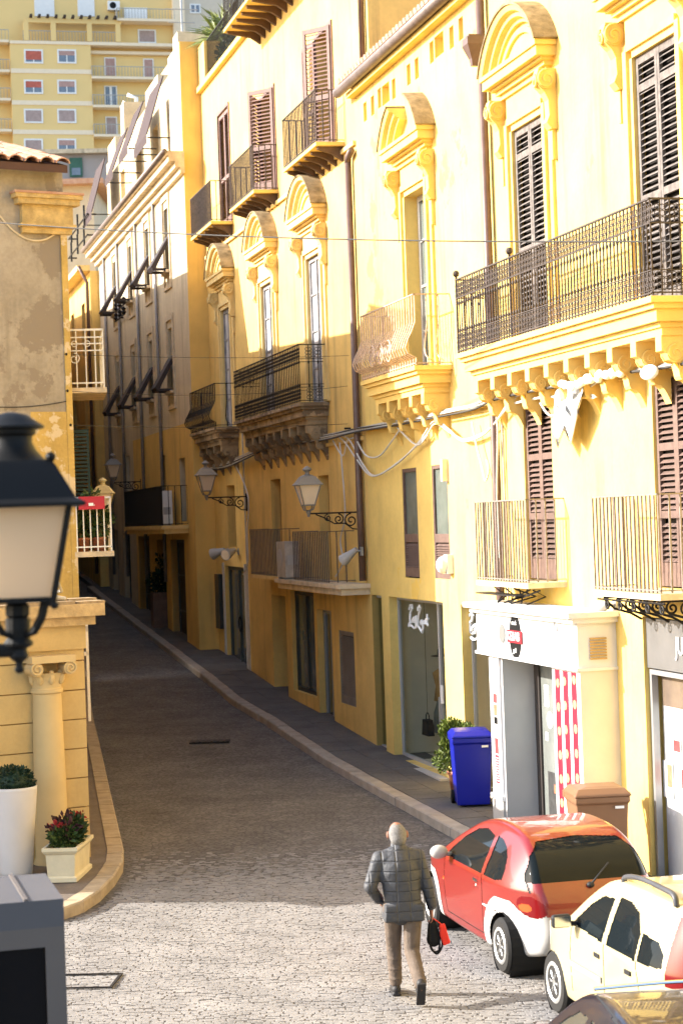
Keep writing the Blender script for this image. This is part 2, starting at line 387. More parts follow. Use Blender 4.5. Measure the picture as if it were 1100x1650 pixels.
def bal_mesh(style, h, m, r=.009):
    b = MB()
    if style == 'plain': b.box(-r, r, -r, r, 0, h)
    elif style == 'ornate':
        r = .0075; b.box(-r, r, -r, r, 0, h)
        for z in (.09, .16, .23, h - .08, h - .15, h - .22):
            for sg in (-1, 1): b.ring((sg * .032, 0, z), .030, .0065, 1, 8, 3)
        for z in (.32, h - .34): b.ball((0, 0, z), (.02, .02, .035), 6, 4)
    elif style == 'belly':
        pts = [(0, 0, h), (0, .0, h * .62), (0, .05, h * .5), (0, .13, h * .36), (0, .17, h * .25), (0, .13, h * .16), (0, .05, h * .12), (0, .0, h * .10), (0, 0, 0)]
        b.tube(pts, .0135, 4); b.ring((.03, .0, .06), .03, .008, 1, 8, 3)
    return b.mesh('baluster', m)
def railing(par, s0, s1, dep, z0, h, m, style='plain', gap=.11, rail=.016, mid=(), knobs=False, left=True, sides=True, bm=None):
    Z = z0 + h
    path = ([(s1, 0, 0)] if left and sides else []) + [(s1, dep, 0), (s0, dep, 0)] + ([(s0, 0, 0)] if sides else [])
    for z, r_, nm in [(Z, rail, 'handrail'), (z0 + .04, rail * .8, 'bottom_rail')] + [(z0 + q, rail * .6, 'middle_rail') for q in mid]:
        t = MB()
        for a, b in zip(path[:-1], path[1:]):
            x0, x1 = sorted((a[0], b[0])); y0, y1 = sorted((a[1], b[1])); t.box(x0 - r_, x1 + r_, y0 - r_, y1 + r_, z - r_ * .6, z + r_ * .6)
        t.obj(nm, m, par)
    me = bal_mesh(style, h - .02, m, .0095)
    n = max(2, round((s1 - s0) / gap))
    for i in range(n + 1): inst('baluster', me, par, rel(par, (s0 + (s1 - s0) * i / n, dep, z0 + .01)))
    if sides:
        k = max(1, round(dep / (gap * 1.15)))
        for i in range(1, k):
            inst('baluster', me, par, rel(par, (s0, dep * i / k, z0 + .01)), (0, 0, -math.pi / 2))
            if left: inst('baluster', me, par, rel(par, (s1, dep * i / k, z0 + .01)), (0, 0, math.pi / 2))
    if knobs:
        for x in (s1, s0 + 2 * (s1 - s0) / 3):
            q = MB().tube([(x, dep, z0), (x, dep, Z + .05)], .018, 6); q.ball((x, dep, Z + .09), .05, 10, 8); q.obj('post', m, par)
# ================================================================== right-hand street front
SLAB_L = [(0, 0, -.07), (.05, -.07, -.13), (.10, -.13, -.27), (.17, -.27, -.33), (.20, -.33, -.42)]
def noble_balcony(par, s0, s1, z, m, im, style, n_br, dep=.62, knobs=False, h=1.08, gap=.1, mid=()):
    b = slab(par, s0, s1, dep, z, SLAB_L, m)
    railing(b, s0 + .04, s1 - .04, dep - .04, z, h, im, style, gap, .016, mid, knobs)
    me = bracket_mesh(dep - .2, .72, .17, m); L = s1 - s0 - .62
    for i in range(n_br): inst('bracket', me, b, rel(b, (s0 + .31 + L * i / (n_br - 1), 0, z - .42)))
    return b
def small_balcony(par, s0, s1, z, dep, im, m, h=1.1, gap=.11, strips=0, hold=None):
    b = slab(par, s0, s1, dep, z, [(0, 0, -.07)], m); railing(b, s0 + .02, s1 - .02, dep - .02, z, h, im, 'plain', gap, .014)
    if strips:
        for i in range(strips): x = s0 + .15 + (s1 - s0 - .3) * i / (strips - 1); MB().ext([(0, z - .07), (dep - .06, z - .07), (dep - .06, z - .12), (.22, z - .20), (0, z - .34)], 0, x - .05, x + .05).obj('joist', hold or STONE_W, b)
    return b
def panel_door(par, a, b, c, d, o, m, gm=None, bars=2):
    return glazed(par, a, b, c, d, o, m, gm or DOOR_G, .09, 1, bars, 'door')

# ---------------- building C: the near palazzo with the long balcony
C = fthing('palazzo', 'pale yellow palazzo with long ornate iron balcony and white snack shop below', 'building', -10, 0, 0)
c1, c2 = -5.0, -9.45
PW, ZB, ZT = .63, 6.95, 9.98
holesC = [(c1 - PW, c1 + PW, ZB, ZT, .2, 1), (c2 - PW, c2 + PW, ZB, ZT, .2, 1), (-5.45, -4.3, 3.66, 6.2, .15, 1), (-10.1, -8.95, 3.66, 6.12, .15, 1), (-13.6, -8.42, .05, 3.3, .25, 1), (-6.42, -4.25, .0, 2.6, .12, 1)]
wall(MB(), -22, -3.2, -.6, 14.5, holesC).obj('facade_wall', PL_C, C)
for cc in (c1, c2):
    aedicule(C, cc, ZB, ZT, PW, STUC)
    for sg in (-1, 1):
        shutter(C, (cc + sg * (PW - .01), -.02, ZB + .02), -sg * (PW - .015), ZT - ZB - .03, WOOD_G, 0, 36, (.42, .86), 0)
    backing(C, cc - PW, cc + PW, ZB, ZT, -.09)
noble_balcony(C, -10.5, -3.2, 6.95, STUC, IRON_R, 'ornate', 10, knobs=True, gap=.11, mid=(.29, .81))
for (a, b, zt) in ((-5.45, -4.3, 6.2), (-10.1, -8.95, 6.12)):
    mid_ = (a + b) / 2
    for x, wd in ((b - .01, -(b - a) / 2 + .01), (a + .01, (b - a) / 2 - .01)):
        shutter(C, (x, -.06, 3.68), wd, zt - 3.7, WOOD_B, 0, 30, (.33, .66), .12)
    backing(C, a, b, 3.66, zt, -.12)
IRON_G = mat('pale_worn_iron', (.24, .20, .175), .6, metal=.2, var=.3, scale=15)
small_balcony(C, -5.85, -3.6, 3.66, .55, IRON_G, STONE_P, 1.12, .115)
small_balcony(C, -10.3, -8.25, 3.64, .55, IRON_G, STONE_P, 1.12, .115)
for s0_, s1_, z_ in ((-10.25, -8.3, 3.57),):                       # scrolled iron brackets under the right small balcony
    for k in range(5):
        x = s0_ + .15 + (s1_ - s0_ - .3) * k / 4; b = MB(); b.tube([(x, .02, z_ - .02), (x, .5, z_ - .02)], .016, 5); b.tube([(x, .02, z_ - .3), (x, .16, z_ - .22), (x, .36, z_ - .16), (x, .5, z_ - .03)], .016, 5)
        spiral(b, (x, .15, z_ - .12), .08, 1.5, .013, 0); spiral(b, (x - .12, .5, z_ - .10), .07, 1.5, .012, 1); b.tube([(x - .2, .5, z_ - .04), (x + .2, .5, z_ - .04)], .012, 4); b.obj('iron_bracket', IRON, C)
MB().tube([(-3.32, .10, 14.4), (-3.32, .10, 3.9), (-3.30, .10, .3)], .065, 10).obj('downpipe', PIPE, C, True)
hp = MB(); hp.lathe([(.07, 11.15), (.09, 11.25), (.2, 11.45), (.2, 11.55), (.1, 11.55)], 4, (-3.3, .2, 0)); hp.box(-3.38, -3.2, .0, .3, 11.5, 11.6); hp.obj('rain_hopper', PIPE, C)
MB().tube([(-3.5, .04, .3), (-3.5, .04, 6.2)], .018, 6).obj('conduit', CABLE, C)
MB().box(-3.15, -9.9, 0, .05, 6.18, 6.26).obj('string_course', STUC, C)
# shuttered shop at the right edge
shp = MB(); shp.box(-13.5, -8.42, -.12, -.04, 2.68, 3.28); shp_o = shp.obj('shop_sign_band', mat('brushed_sign_metal', (.17, .165, .16), .45, metal=.4, var=.15, scale=2), C)
sf = MB(); sf.box(-8.50, -8.43, -.14, -.06, .1, 2.66); sf.box(-13.5, -8.50, -.14, -.06, 2.60, 2.66); sf.box(-11.05, -10.95, -.14, -.06, .1, 2.6); sf.obj('shopfront_frame', GREYM, C)
MB().box(-10.95, -8.50, -.20, -.19, .1, 2.60).obj('shop_window', mat('whitewashed_glass', (.50, .51, .50), .35, var=.08, scale=5, spec=.4, patch=((.58, .59, .585), 3.0, .55)), C)
MB().box(-13.5, -11.05, -.20, -.19, .1, 2.60).obj('shop_window', MATS['whitewashed_glass'], C)
MB().box(-13.5, -8.52, -.185, -.182, 2.22, 2.60).obj('bare_glass_strip', mat('brown_tinted_glass', (.16, .12, .09), .15, var=.2, spec=.5), C)
POST_R = mat('poster_red', (.42, .05, .05), .7, var=.35, scale=14); POST_W = mat('poster_white', (.80, .78, .74), .7, var=.1)
def poster(par, a, b, c, d, o, m):
    p = MB().box(a, b, o, o + .004, c, d).obj('poster', POST_W, par); MB().box(a + .05 * (b - a), a + .55 * (b - a), o + .004, o + .007, c + .3 * (d - c), d - .08 * (d - c)).obj('print', m, p); return p
mat('poster_orange', (.55, .16, .09), .7, var=.3, scale=12)
for (x0, y0, x1, y1, m_) in ((1075, 1187, 1097, 1222, POST_R), (1067, 1224, 1085, 1288, MATS['poster_orange']), (1087, 1232, 1112, 1290, POST_R)):
    a_, d_ = F(x0, y0, -.18); b_, c_ = F(x1, y1, -.18); poster(C, b_, a_, c_, d_, -.18, m_)
def text(body, par, loc, size, m, rot=(math.pi / 2, 0, math.pi), name='lettering', ext=.006, sx=1.0):
    cu = bpy.data.curves.new(name, 'FONT'); cu.body = body; cu.size = size; cu.extrude = ext; cu.align_x = 'CENTER'; cu.align_y = 'CENTER'; cu.materials.append(m)
    o_ = bpy.data.objects.new(name, cu); COL.objects.link(o_); bpy.context.view_layer.update(); me_ = bpy.data.meshes.new_from_object(o_.evaluated_get(bpy.context.evaluated_depsgraph_get())); bpy.data.objects.remove(o_); o_ = bpy.data.objects.new(name, me_); COL.objects.link(o_); o_.parent = par; o_.location = rel(par, loc); o_.rotation_euler = rot; o_.scale = (sx, 1, 1); return o_
text('JULIBAT', C, (-9.75, -.03, 2.98), .30, WHITE_P, sx=.8)

# ---------------- building B
B = fthing('yellow_house', 'smooth yellow house with bulging pinkish iron balcony and clothes shop windows', 'building', .5, 0, 0)
b1 = .62; PWB = .60
holesB = [(b1 - PWB, b1 + PWB, ZB, ZT, .22), (1.22, 2.12, 3.56, 5.43, .07), (-.56, .32, 3.58, 5.43, .07), (3.77, 4.72, .38, 3.2, .16), (-.06, 3.26, .36, 3.2, .22), (-2.95, -1.04, .32, 3.2, .22)]
for (x, y, big) in ((588, 180, 0), (600, 170, 0), (611, 158, 0), (621, 151, 1), (634, 143, 0), (658, 120, 0), (671, 110, 0), (695, 84, 0), (707, 72, 1), (727, 60, 0), (742, 46, 0)):
    s_, z_ = F(x, y); hw_ = .24 if big else .11; holesB.append((s_ - hw_, s_ + hw_, z_ - .17, z_ + .17, .2, 1))
wall(MB(), -3.2, 4.45, -.6, 12.45, holesB).obj('facade_wall', PL_B, B)
aedicule(B, b1, ZB, ZT, PWB, STUC, True)
panel_door(B, b1 - PWB, b1 + PWB, ZB, ZT, -.21, DOOR_G, GLASS_G, 3)
noble_balcony(B, -1.05, 2.35, 6.97, STUC, IRON_P, 'belly', 5, h=1.12, gap=.15)
for k in range(3):
    sp_ = MB(); x = .1 + .5 * k; sp_.ring((x, .72, 7.3), .17, .013, 1, 14, 4); sp_.ring((x, .72, 7.3), .09, .011, 1, 10, 4); sp_.box(x - .15, x + .15, .715, .725, 7.295, 7.305); sp_.obj('scroll_ornament', IRON_P, B)
for (a, b) in ((1.22, 2.12), (-.56, .32)):
    w_ = glazed(B, a, b, 4.25, 5.43, -.04, WOOD_B, GLASS_G, .06, 0, 0); backing(B, a, b, 3.56, 4.25, -.065)
    shutter(B, (a, -.03, 3.58), b - a, .68, WOOD_B, 0, 10, (), 0, name='louvre_panel')
gu = MB(); gu.tube([(4.75, .24, 12.5), (-3.3, .24, 12.5)], .10, 10); g_ = gu.obj('gutter', mat('grey_brown_gutter', (.17, .13, .115), .5, metal=.3, var=.3, scale=6), B, True)
MB().box(-3.2, 4.45, 0, .16, 12.33, 12.42).obj('eaves_board', STUC, B)
rf = MB(); rf.add([(-3.2, .26, 12.56), (4.45, .26, 12.56), (4.45, -5, 14.0), (-3.2, -5, 14.0), (-3.2, .26, 12.46), (4.45, .26, 12.46), (4.45, -5, 13.9), (-3.2, -5, 13.9)], [(0, 1, 2, 3), (7, 6, 5, 4), (0, 4, 5, 1), (2, 6, 7, 3), (1, 5, 6, 2), (0, 3, 7, 4)]); rf.obj('roof', TILE, B)
me_t = MB().ext([(.09 * math.cos(a), .09 * math.sin(a)) for a in np.linspace(0, math.pi, 7)], 1, -.24, .24).mesh('roof_tile', TILE)
for i in range(36): inst('roof_tile', me_t, B, rel(B, (-3.1 + i * .21, .10, 12.62)), (R(-15), 0, 0))
MB().box(-3.19, 4.4, 0, .06, 6.20, 6.27).obj('string_course', STUC, B)
wv = mat('shop_wall_paint', (.74, .66, .52), .9, var=.06)
for (a, b, c, dp, ip) in ((3.77, 4.72, .38, .14, 1.2), (-.06, 3.26, .36, .20, 2.2), (-2.95, -1.04, .32, .20, 2.2)):
    i_ = MB(); i_.add([(a - .4, -dp - .02, c), (b + .4, -dp - .02, c), (b + .4, -dp - ip, c), (a - .4, -dp - ip, c), (a - .4, -dp - .02, 3.3), (b + .4, -dp - .02, 3.3), (b + .4, -dp - ip, 3.3), (a - .4, -dp - ip, 3.3)], [(0, 1, 2, 3), (4, 5, 6, 7), (2, 3, 7, 6), (1, 2, 6, 5), (0, 3, 7, 4)]); i_.obj('shop_interior', wv, B)
SHOPG = bpy.data.materials.new('clear_shop_glass'); SHOPG.use_nodes = True
nt = SHOPG.node_tree; bs = nt.nodes['Principled BSDF']; tr = nt.nodes.new('ShaderNodeBsdfTransparent'); mx = nt.nodes.new('ShaderNodeMixShader'); mx.inputs[0].default_value = .22
tr.inputs[0].default_value = (.82, .86, .80, 1); bs.inputs['Base Color'].default_value = (.05, .05, .045, 1); bs.inputs['Roughness'].default_value = .03
nt.links.new(tr.outputs[0], mx.inputs[1]); nt.links.new(bs.outputs[0], mx.inputs[2]); nt.links.new(mx.outputs[0], nt.nodes['Material Output'].inputs[0])
def shopwin(par, a, b, c, d, o, fm, posts=()):
    f = MB(); f.box(a, a + .05, o - .03, o + .03, c, d); f.box(b - .05, b, o - .03, o + .03, c, d); f.box(a, b, o - .028, o + .028, d - .06, d); f.box(a, b, o - .028, o + .028, c, c + .06)
    for x in posts: f.box(x - .04, x + .04, o - .03, o + .03, c, d)
    ob = f.obj('shop_window', fm, par); e = [a] + list(posts) + [b]
    for x0, x1 in zip(e[:-1], e[1:]): MB().add([(x0 + .03, o, c + .05), (x1 - .03, o, c + .05), (x1 - .03, o, d - .05), (x0 + .03, o, d - .05)], [(0, 1, 2, 3)]).obj('pane', SHOPG, ob)
    return ob
shopwin(B, 3.77, 4.72, .38, 3.2, -.12, GREYD); shopwin(B, -.06, 3.26, .36, 3.2, -.18, GREYD, (.75,)); shopwin(B, -2.95, -1.04, .32, 3.2, -.18, GREYD)
MB().box(-.1, 3.3, -.15, .16, .12, .352).obj('marble_step', MARBLE, B); MB().box(3.7, 4.78, -.1, .1, .2, .372).obj('marble_step', MARBLE, B); MB().box(-3.0, -1.0, -.15, .12, .1, .312).obj('marble_step', MARBLE, B)
MB().box(.56, .68, -.15, -.13, 1.5, 1.8).obj('notice_card', WHITE_P, B); MB().tube([(.74, -.12, 1.0), (.74, -.12, 1.6)], .015, 6).obj('door_handle', GREYM, B)
STR1 = [[(150, 170), (165, 120), (185, 115), (188, 160), (165, 220), (163, 300), (165, 345), (150, 350), (145, 385), (175, 375), (210, 410), (240, 400), (250, 370)],
        [(182, 335), (200, 290), (212, 262), (203, 330), (218, 335), (232, 262), (245, 250), (240, 330), (238, 385)],
        [(262, 190), (262, 150), (280, 125), (290, 150), (280, 200), (265, 260), (260, 330), (258, 380), (275, 400), (300, 440), (315, 465), (325, 420), (325, 320)],
        [(305, 310), (287, 335), (295, 365), (312, 345), (308, 312), (318, 362)], [(335, 310), (337, 362), (337, 328), (350, 315), (355, 362)], [(375, 230), (377, 340), (388, 382)], [(360, 296), (393, 290)], [(360, 335), (372, 330), (364, 318), (358, 345), (370, 362)]]
STR2 = [[(905, 280), (915, 240), (940, 220), (958, 250), (945, 310), (920, 330), (918, 400), (918, 470), (895, 490), (900, 520), (930, 530), (965, 555), (1000, 550), (1025, 530)], [(935, 440), (960, 390), (985, 365), (1000, 380), (985, 440), (950, 480), (980, 470), (1012, 360), (1018, 440), (1020, 520)]]
WHITE_L = mat('white_lettering', (.85, .86, .86), .5, var=0)
for nm, STR in (('shop_lettering', STR1), ('shop_lettering', STR2)):
    lt = MB()
    for st in STR: lt.tube([(*((lambda q: (q[0], -.14, q[1]))(F(640 + x / 7.857, 960 + y / 7.857, -.14))),) for x, y in st], .022, 5)
    lt.obj(nm, WHITE_L, B)
MB().box(-.62, -.52, 0, .10, 5.15, 5.5).obj('alarm_box', mat('orange_white', (.75, .6, .45), .5), B)
al = MB(); al.ball((-.62, .14, 3.82), (.09, .12, .14), 10, 8); al.box(-.72, -.52, 0, .1, 3.68, 3.98); al.obj('wall_siren', WHITE_P, B)

# ---------------- building A
A = fthing('ochre_palazzo', 'ochre three-storey palazzo with three arched pediments and louvred upper doors', 'building', 12.5, 0, .5)
aw = (8.05, 12.65, 17.65); PWA = .62
holesA = [(x - PWA, x + PWA, ZB, ZT - .05, .08) for x in aw] + [(6.0, 7.3, 11.75, 14.1, .25, 1), (11.3, 12.7, 11.75, 14.05, .25, 1), (16.5, 17.9, 11.75, 14.75, .25, 1),
    (7.5, 8.4, 3.4, 5.5, .25), (12.05, 13.1, 3.45, 5.55, .25), (17.4, 18.5, 4.0, 5.55, .25), (9.2, 11.4, .93, 3.1, .15), (7.7, 8.96, .42, 2.78, .2), (5.9, 7.12, 1.0, 2.43, .1), (11.95, 13.45, .6, 2.95, .5), (16.5, 19.1, 1.0, 3.52, .15)]
wall(MB(), 4.45, 20.25, -.6, 15.85, holesA).obj('facade_wall', PL_A, A)
wall(MB(), 3.3, 4.45, 12.3, 18.5, ()).obj('upper_wall', PL_B, A); wall(MB(), 4.45, 12.75, 15.85, 20.5, (), 0).obj('upper_wall', PL_B, A)
MB().tube([(3.5, .07, 18.4), (3.5, .07, 12.6)], .055, 8).obj('upper_downpipe', PIPE, A, True)
for k, x in enumerate(aw):
    aedicule(A, x, ZB, ZT - .05, PWA, STUC_A)
    panel_door(A, x - PWA, x + PWA, ZB, ZT - .05, -.05, mat('worn_grey_door', (.26, .25, .25), .6, var=.4, scale=5), mat('worn_door_panel', (.46, .45, .45), .5, var=.3, scale=3), 3)
STONE_D = mat('blackened_balcony_stone', (.33, .245, .15), .95, var=.45, scale=3, bump=.008, bscale=30, streak=.9, patch=((.16, .12, .08), 2.2, .52))
noble_balcony(A, 7.2, 14.0, 6.93, STONE_D, IRON, 'ornate', 9, h=1.14, gap=.16, mid=(.3, .36, .80, .86))
noble_balcony(A, 16.5, 20.1, 6.95, STONE_D, IRON, 'belly', 4, h=1.05, gap=.22)
for i, (a, b) in enumerate(((5.3, 8.2), (11.2, 14.0), (16.4, 19.3))):
    z_ = 11.7 + .1 * (i > 0) + (.12 if i == 2 else 0); small_balcony(A, a, b, z_, .55, IRON_R, STUC, .98, .125, 6, mat('dark_joist', (.12, .075, .05), .9, var=.3))
for a, b, c_, d_ in ((6.0, 7.3, 11.75, 14.1), (11.3, 12.7, 11.82, 14.05), (16.5, 17.9, 11.95, 14.75)): backing(A, a, b, c_, d_, -.24); MB().box(a - .07, a, 0, .03, c_, d_ + .07).box(b, b + .07, 0, .03, c_, d_ + .07).box(a, b, 0, .03, d_, d_ + .07).obj('door_frame', WOOD_M, A)
shutter(A, (7.3, .04, 11.75), .68, 2.33, WOOD_M, R(8), 26, (.4,)); shutter(A, (6.0, .04, 11.75), .66, 2.33, WOOD_M, R(38), 26, (.4,))
shutter(A, (12.7, .04, 11.84), -.68, 2.2, WOOD_M, R(-28), 24, (.4,)); shutter(A, (11.3, .04, 11.84), .68, 2.2, WOOD_M, R(40), 24, (.4,))
shutter(A, (17.9, -.03, 11.97), -.69, 2.75, WOOD_M, 0, 26, (.4,)); shutter(A, (16.5, -.03, 11.97), .69, 2.75, WOOD_M, 0, 26, (.4,))
MB().box(4.45, 20.2, 0, .06, 11.48, 11.56).obj('string_course', STUC_A, A); MB().box(12.75, 20.2, -.3, .12, 15.82, 15.95).obj('roof_coping', STUC, A)
pk = MB().box(19.3, 20.19, -.4, .04, 15.95, 17.0).obj('parapet_block', PL_A, A)
rl = MB().box(12.8, 19.3, -.05, .0, 15.95, 15.96).obj('terrace_edge', STUC, A); railing(rl, 12.9, 19.3, -.05, 15.96, 1.05, IRON, 'plain', .16, .016, (), sides=False)
ub = small_balcony(A, 4.6, 12.7, 15.62, .8, IRON, STUC, 1.0, .16, 15, MATS['dark_joist'])
MB().tube([(4.75, .09, 11.2), (4.75, .09, 4.9), (4.72, .09, 3.45)], .065, 10).obj('downpipe', PIPE, A, True)
MB().tube([(4.75, .09, 11.2), (4.72, .09, 11.3), (4.45, .09, 11.38)], .065, 10).obj('downpipe_elbow', PIPE, A, True)
for a, b, c_, d_ in ((7.5, 8.4, 3.4, 5.5), (12.05, 13.1, 3.45, 5.55), (17.4, 18.5, 4.0, 5.55)): panel_door(A, a, b, c_, d_, -.23, mat('ochre_door', (.34, .20, .07), .7, var=.2), MATS['ochre_door'], 2)
IRON_B = mat('brownish_iron', (.13, .105, .085), .65, metal=.1, var=.35, scale=12)
small_balcony(A, 10.3, 13.5, 3.42, .45, IRON_B, STUC_A, 1.02, .15)
tr_ = slab(A, 4.5, 10.2, .6, 3.4, [(0, 0, -.08), (.06, -.08, -.2)], STONE_P, 'shop_canopy'); railing(tr_, 5.6, 8.6, .52, 3.4, .98, IRON_B, 'plain', .15, .013)
glazed(A, 9.2, 11.4, .93, 3.1, -.12, mat('dark_shop_frame', (.03, .032, .034), .4), mat('shop_poster_glass', (.10, .125, .12), .12, var=.5, scale=1.2, spec=.5), .09, 1)
glazed(A, 7.7, 8.96, .42, 2.78, -.16, GREYM, GLASS, .08, 1)
backing(A, 5.9, 7.12, 1.0, 2.43, -.09); shutter(A, (5.9, -.035, 1.0), 1.22, 1.43, mat('grey_vent', (.22, .20, .18), .6, metal=.2), 0, 22, (), 0, name='vent_grille')
for k in range(7): MB().box(11.95, 13.45, -.46, -.42, .6 + k * .336, .6 + k * .336 + .32).obj('door_plank', mat('dark_wood_plank', (.07, .045, .03), .7, var=.3, scale=8), A)
gd = glazed(A, 16.5, 19.1, 1.0, 3.52, -.12, mat('dark_green_door', (.03, .04, .04), .4, spec=.5), mat('dark_door_glass', (.045, .055, .06), .12, var=.2, spec=.6), .1, 1, 0, 'double_door')
MB().ring((17.5, -.04, 2.1), .18, .02, 1, 14, 6).obj('pull_handle', BLACK, gd); MB().box(19.4, 20.0, -.06, .12, 1.9, 3.3).obj('meter_cabinet', mat('dark_cabinet', (.025, .03, .03), .4), A)
MB().box(16.3, 16.42, 0, .04, .9, 3.6).box(19.18, 19.3, 0, .04, .9, 3.6).obj('door_jamb', MARBLE, A)
MB().box(4.6, 14.2, 0, .05, 6.05, 6.12).obj('lower_string_course', STUC_A, A)
for i in range(2): MB().box(16.1 + .02 * i, 16.12 + .02 * i, 0, .03, 1.0, 7.0).obj('conduit', CABLE, A)

# ---------------- the long cream building further up
Wb = fthing('cream_townhouse', 'long greyish cream townhouse with propped dark shutters far up the street', 'building', 29, .5, 1.5)
wc = (23.4, 27.0, 30.6, 34.3); OW = .5
holesW = [(x - .45, x + .45, z, z + 1.75, .25, 1) for x in wc for z in (11.6, 8.3)] + [(21.6, 22.6, 4.7, 6.4, .3, 1), (25.0, 26.0, 4.7, 6.6, .3, 1), (22.2, 24.6, 1.2, 4.2, .5, 1), (25.5, 27.2, 1.4, 4.2, .5, 1), (28.6, 31.0, 1.6, 4.3, .4, 1), (33.0, 34.6, 1.9, 4.4, .4, 1), (36, 37.4, 2.2, 4.5, .4, 1), (32.4, 33.2, 5.4, 6.9, .25, 1)]
wall(MB(), 20.3, 38.6, -.4, 14.2, holesW, OW).obj('facade_wall', PL_W, Wb)
wl_ = MB(); holes2 = [h for h in holesW if h[3] < 7.3 and h[1] < 31.5]
wall(wl_, 20.32, 31.4, .0, 7.3, holes2, OW + .02, .019, .019, back=False); wl_.obj('ochre_lower_wall', PL_O, Wb)
MB().box(20.26, 20.298, -.5, OW + .004, 0, 14.329).obj('end_plaster', PL_O, Wb); wall(MB(), 20.3, 22.2, 14.33, 17.2, (), OW + .01, body=3).obj('corner_block', PL_W, Wb); MB().box(20.26, 20.298, -2.4, OW + .014, 14.33, 17.2).obj('end_plaster', PL_O, Wb)
cn = MB()
for (p_, z0_, z1_) in ((.12, 13.75, 13.9), (.25, 13.9, 14.05), (.42, 14.05, 14.2), (.5, 14.2, 14.32)): cn.box(20.15, 38.7, OW, OW + p_, z0_, z1_)
cn.obj('cornice', STONE_P, Wb); MB().tube([(20.15, OW + .52, 14.3), (38.7, OW + .52, 14.3)], .08, 8).obj('gutter', MATS['grey_brown_gutter'], Wb, True)
for x in wc:
    for z in (11.6, 8.3):
        f = MB(); f.box(x - .62, x - .5, OW, OW + .05, z - .5, z + 2.1); f.box(x + .5, x + .62, OW, OW + .05, z - .5, z + 2.1); f.box(x - .5, x + .5, OW, OW + .05, z + 1.95, z + 2.1); f.box(x - .5, x + .5, OW, OW + .05, z - .5, z - .4); f.box(x - .55, x + .55, OW, OW + .14, z - .08, z); f.obj('window_frame', STONE_P, Wb)
        MB().box(x - .45, x + .45, OW - .2, OW - .18, z, z + 1.75).obj('pane', GLASS, Wb)
        p = MB(); p.add([(x - .40, OW + .02, z + .95), (x + .40, OW + .02, z + .95), (x + .40, OW + .54, z + .08), (x - .40, OW + .54, z + .08), (x - .40, OW - .0, z + .80), (x + .40, OW - .0, z + .80), (x + .40, OW + .45, z - .03), (x - .40, OW + .45, z - .03)], [(0, 1, 2, 3), (7, 6, 5, 4), (0, 4, 5, 1), (2, 6, 7, 3), (1, 5, 6, 2), (0, 3, 7, 4)])
        for sg in (-1, 1): p.box(x + sg * .36 - .03, x + sg * .36 + .03, OW, OW + .5, z - .02, z + .05)
        p.obj('awning_shutter', WOOD_D, Wb)
wall(MB(), 22.2, 38.6, 14.3, 17.3, [(x - .5, x + .5, 14.6, 16.4, .2, 1) for x in (24, 27.4, 30.8, 34.6)], .1, body=6).obj('attic_wall', mat('bare_masonry', (.58, .46, .28), .95, var=.3, scale=4, bump=.01, bscale=15), Wb)
AWN = mat('brown_awning_cloth', (.048, .030, .029), .85, var=.15)
for k, (a, b, z1_, z0_) in enumerate(((22.9, 25.4, 16.9, 15.3), (26.6, 28.6, 17.0, 15.7), (30.0, 31.8, 16.9, 15.6), (35.6, 38.0, 17.0, 15.2))):
    p = MB(); p.add([(a, .55, z1_), (b, .55, z1_), (b, 1.05, z0_), (a, 1.05, z0_), (b, 1.05, z0_ - .25), (a, 1.05, z0_ - .25), (a, .52, z1_), (b, .52, z1_), (b, 1.02, z0_), (a, 1.02, z0_)], [(0, 1, 2, 3), (3, 2, 4, 5), (6, 9, 8, 7), (0, 3, 9, 6), (1, 7, 8, 2)]); p.obj('awning', AWN, Wb)
    MB().tube([(a, .2, z0_ - .1), (a, 1.03, z0_ - .1)], .02, 5).tube([(b, .2, z0_ - .1), (b, 1.03, z0_ - .1)], .02, 5).obj('awning_arm', IRON, Wb)
lb = slab(Wb, 21.3, 28.8, OW + .75, 4.6, [(0, 0, -.1), (.08, -.1, -.22)], STUC_A, 'balcony')
for ob in [lb]: railing(ob, 21.4, 28.7, OW + .7, 4.6, 1.05, IRON, 'plain', .14, .014)
MB().box(26.3, 28.68, OW + .66, OW + .69, 4.62, 5.6).obj('balcony_screen', mat('dark_reed_screen', (.06, .045, .035), .9, var=.3, scale=10), lb)
for (a, b, c_, d_) in [(h[0], h[1], h[2], h[3]) for h in holesW if h[3] < 7]:
    m_ = mat('dark_blue_door', (.035, .045, .055), .5, var=.2); panel_door(Wb, a + .02, b - .02, c_, d_, OW - .2, m_, mat('dim_door_panel', (.04, .035, .03), .6), 2)
for x, o_ in ((25.3, OW), (29.0, OW), (33.2, OW), (36.6, OW)): MB().tube([(x, o_ + .07, 13.9), (x, o_ + .07, 3.0)], .05, 8).obj('downpipe', mat('grey_downpipe', (.25, .23, .22), .5, metal=.3), Wb, True)
for (a, b, h_) in ((23.2, 24.0, .9), (26.9, 29.4, .55), (34.2, 35.0, 1.3), (36.5, 38.4, .6)): MB().box(a, b, -1.2, .05, 17.3, 17.3 + h_).obj('roof_parapet', PL_W, Wb)
rt = MB(); rt.box(30, 33, -3, -1, 17.3, 19.2); rt.obj('stair_tower', MATS['bare_masonry'], Wb)
MB().tube([(28.5, -1, 17.3), (28.5, -1, 20.5)], .03, 6).tube([(28.5, -1.5, 20.2), (28.5, -.5, 20.2)], .015, 4).tube([(28.5, -1.4, 19.8), (28.5, -.6, 19.8)], .015, 4).obj('antenna', GREYM, Wb)
for x in (35, 36.2): MB().tube([(x, -.5, 17.3), (x, -.5, 18.9), (x, -.2, 19.0)], .07, 8).obj('flue_pipe', WHITE_P, Wb, True)

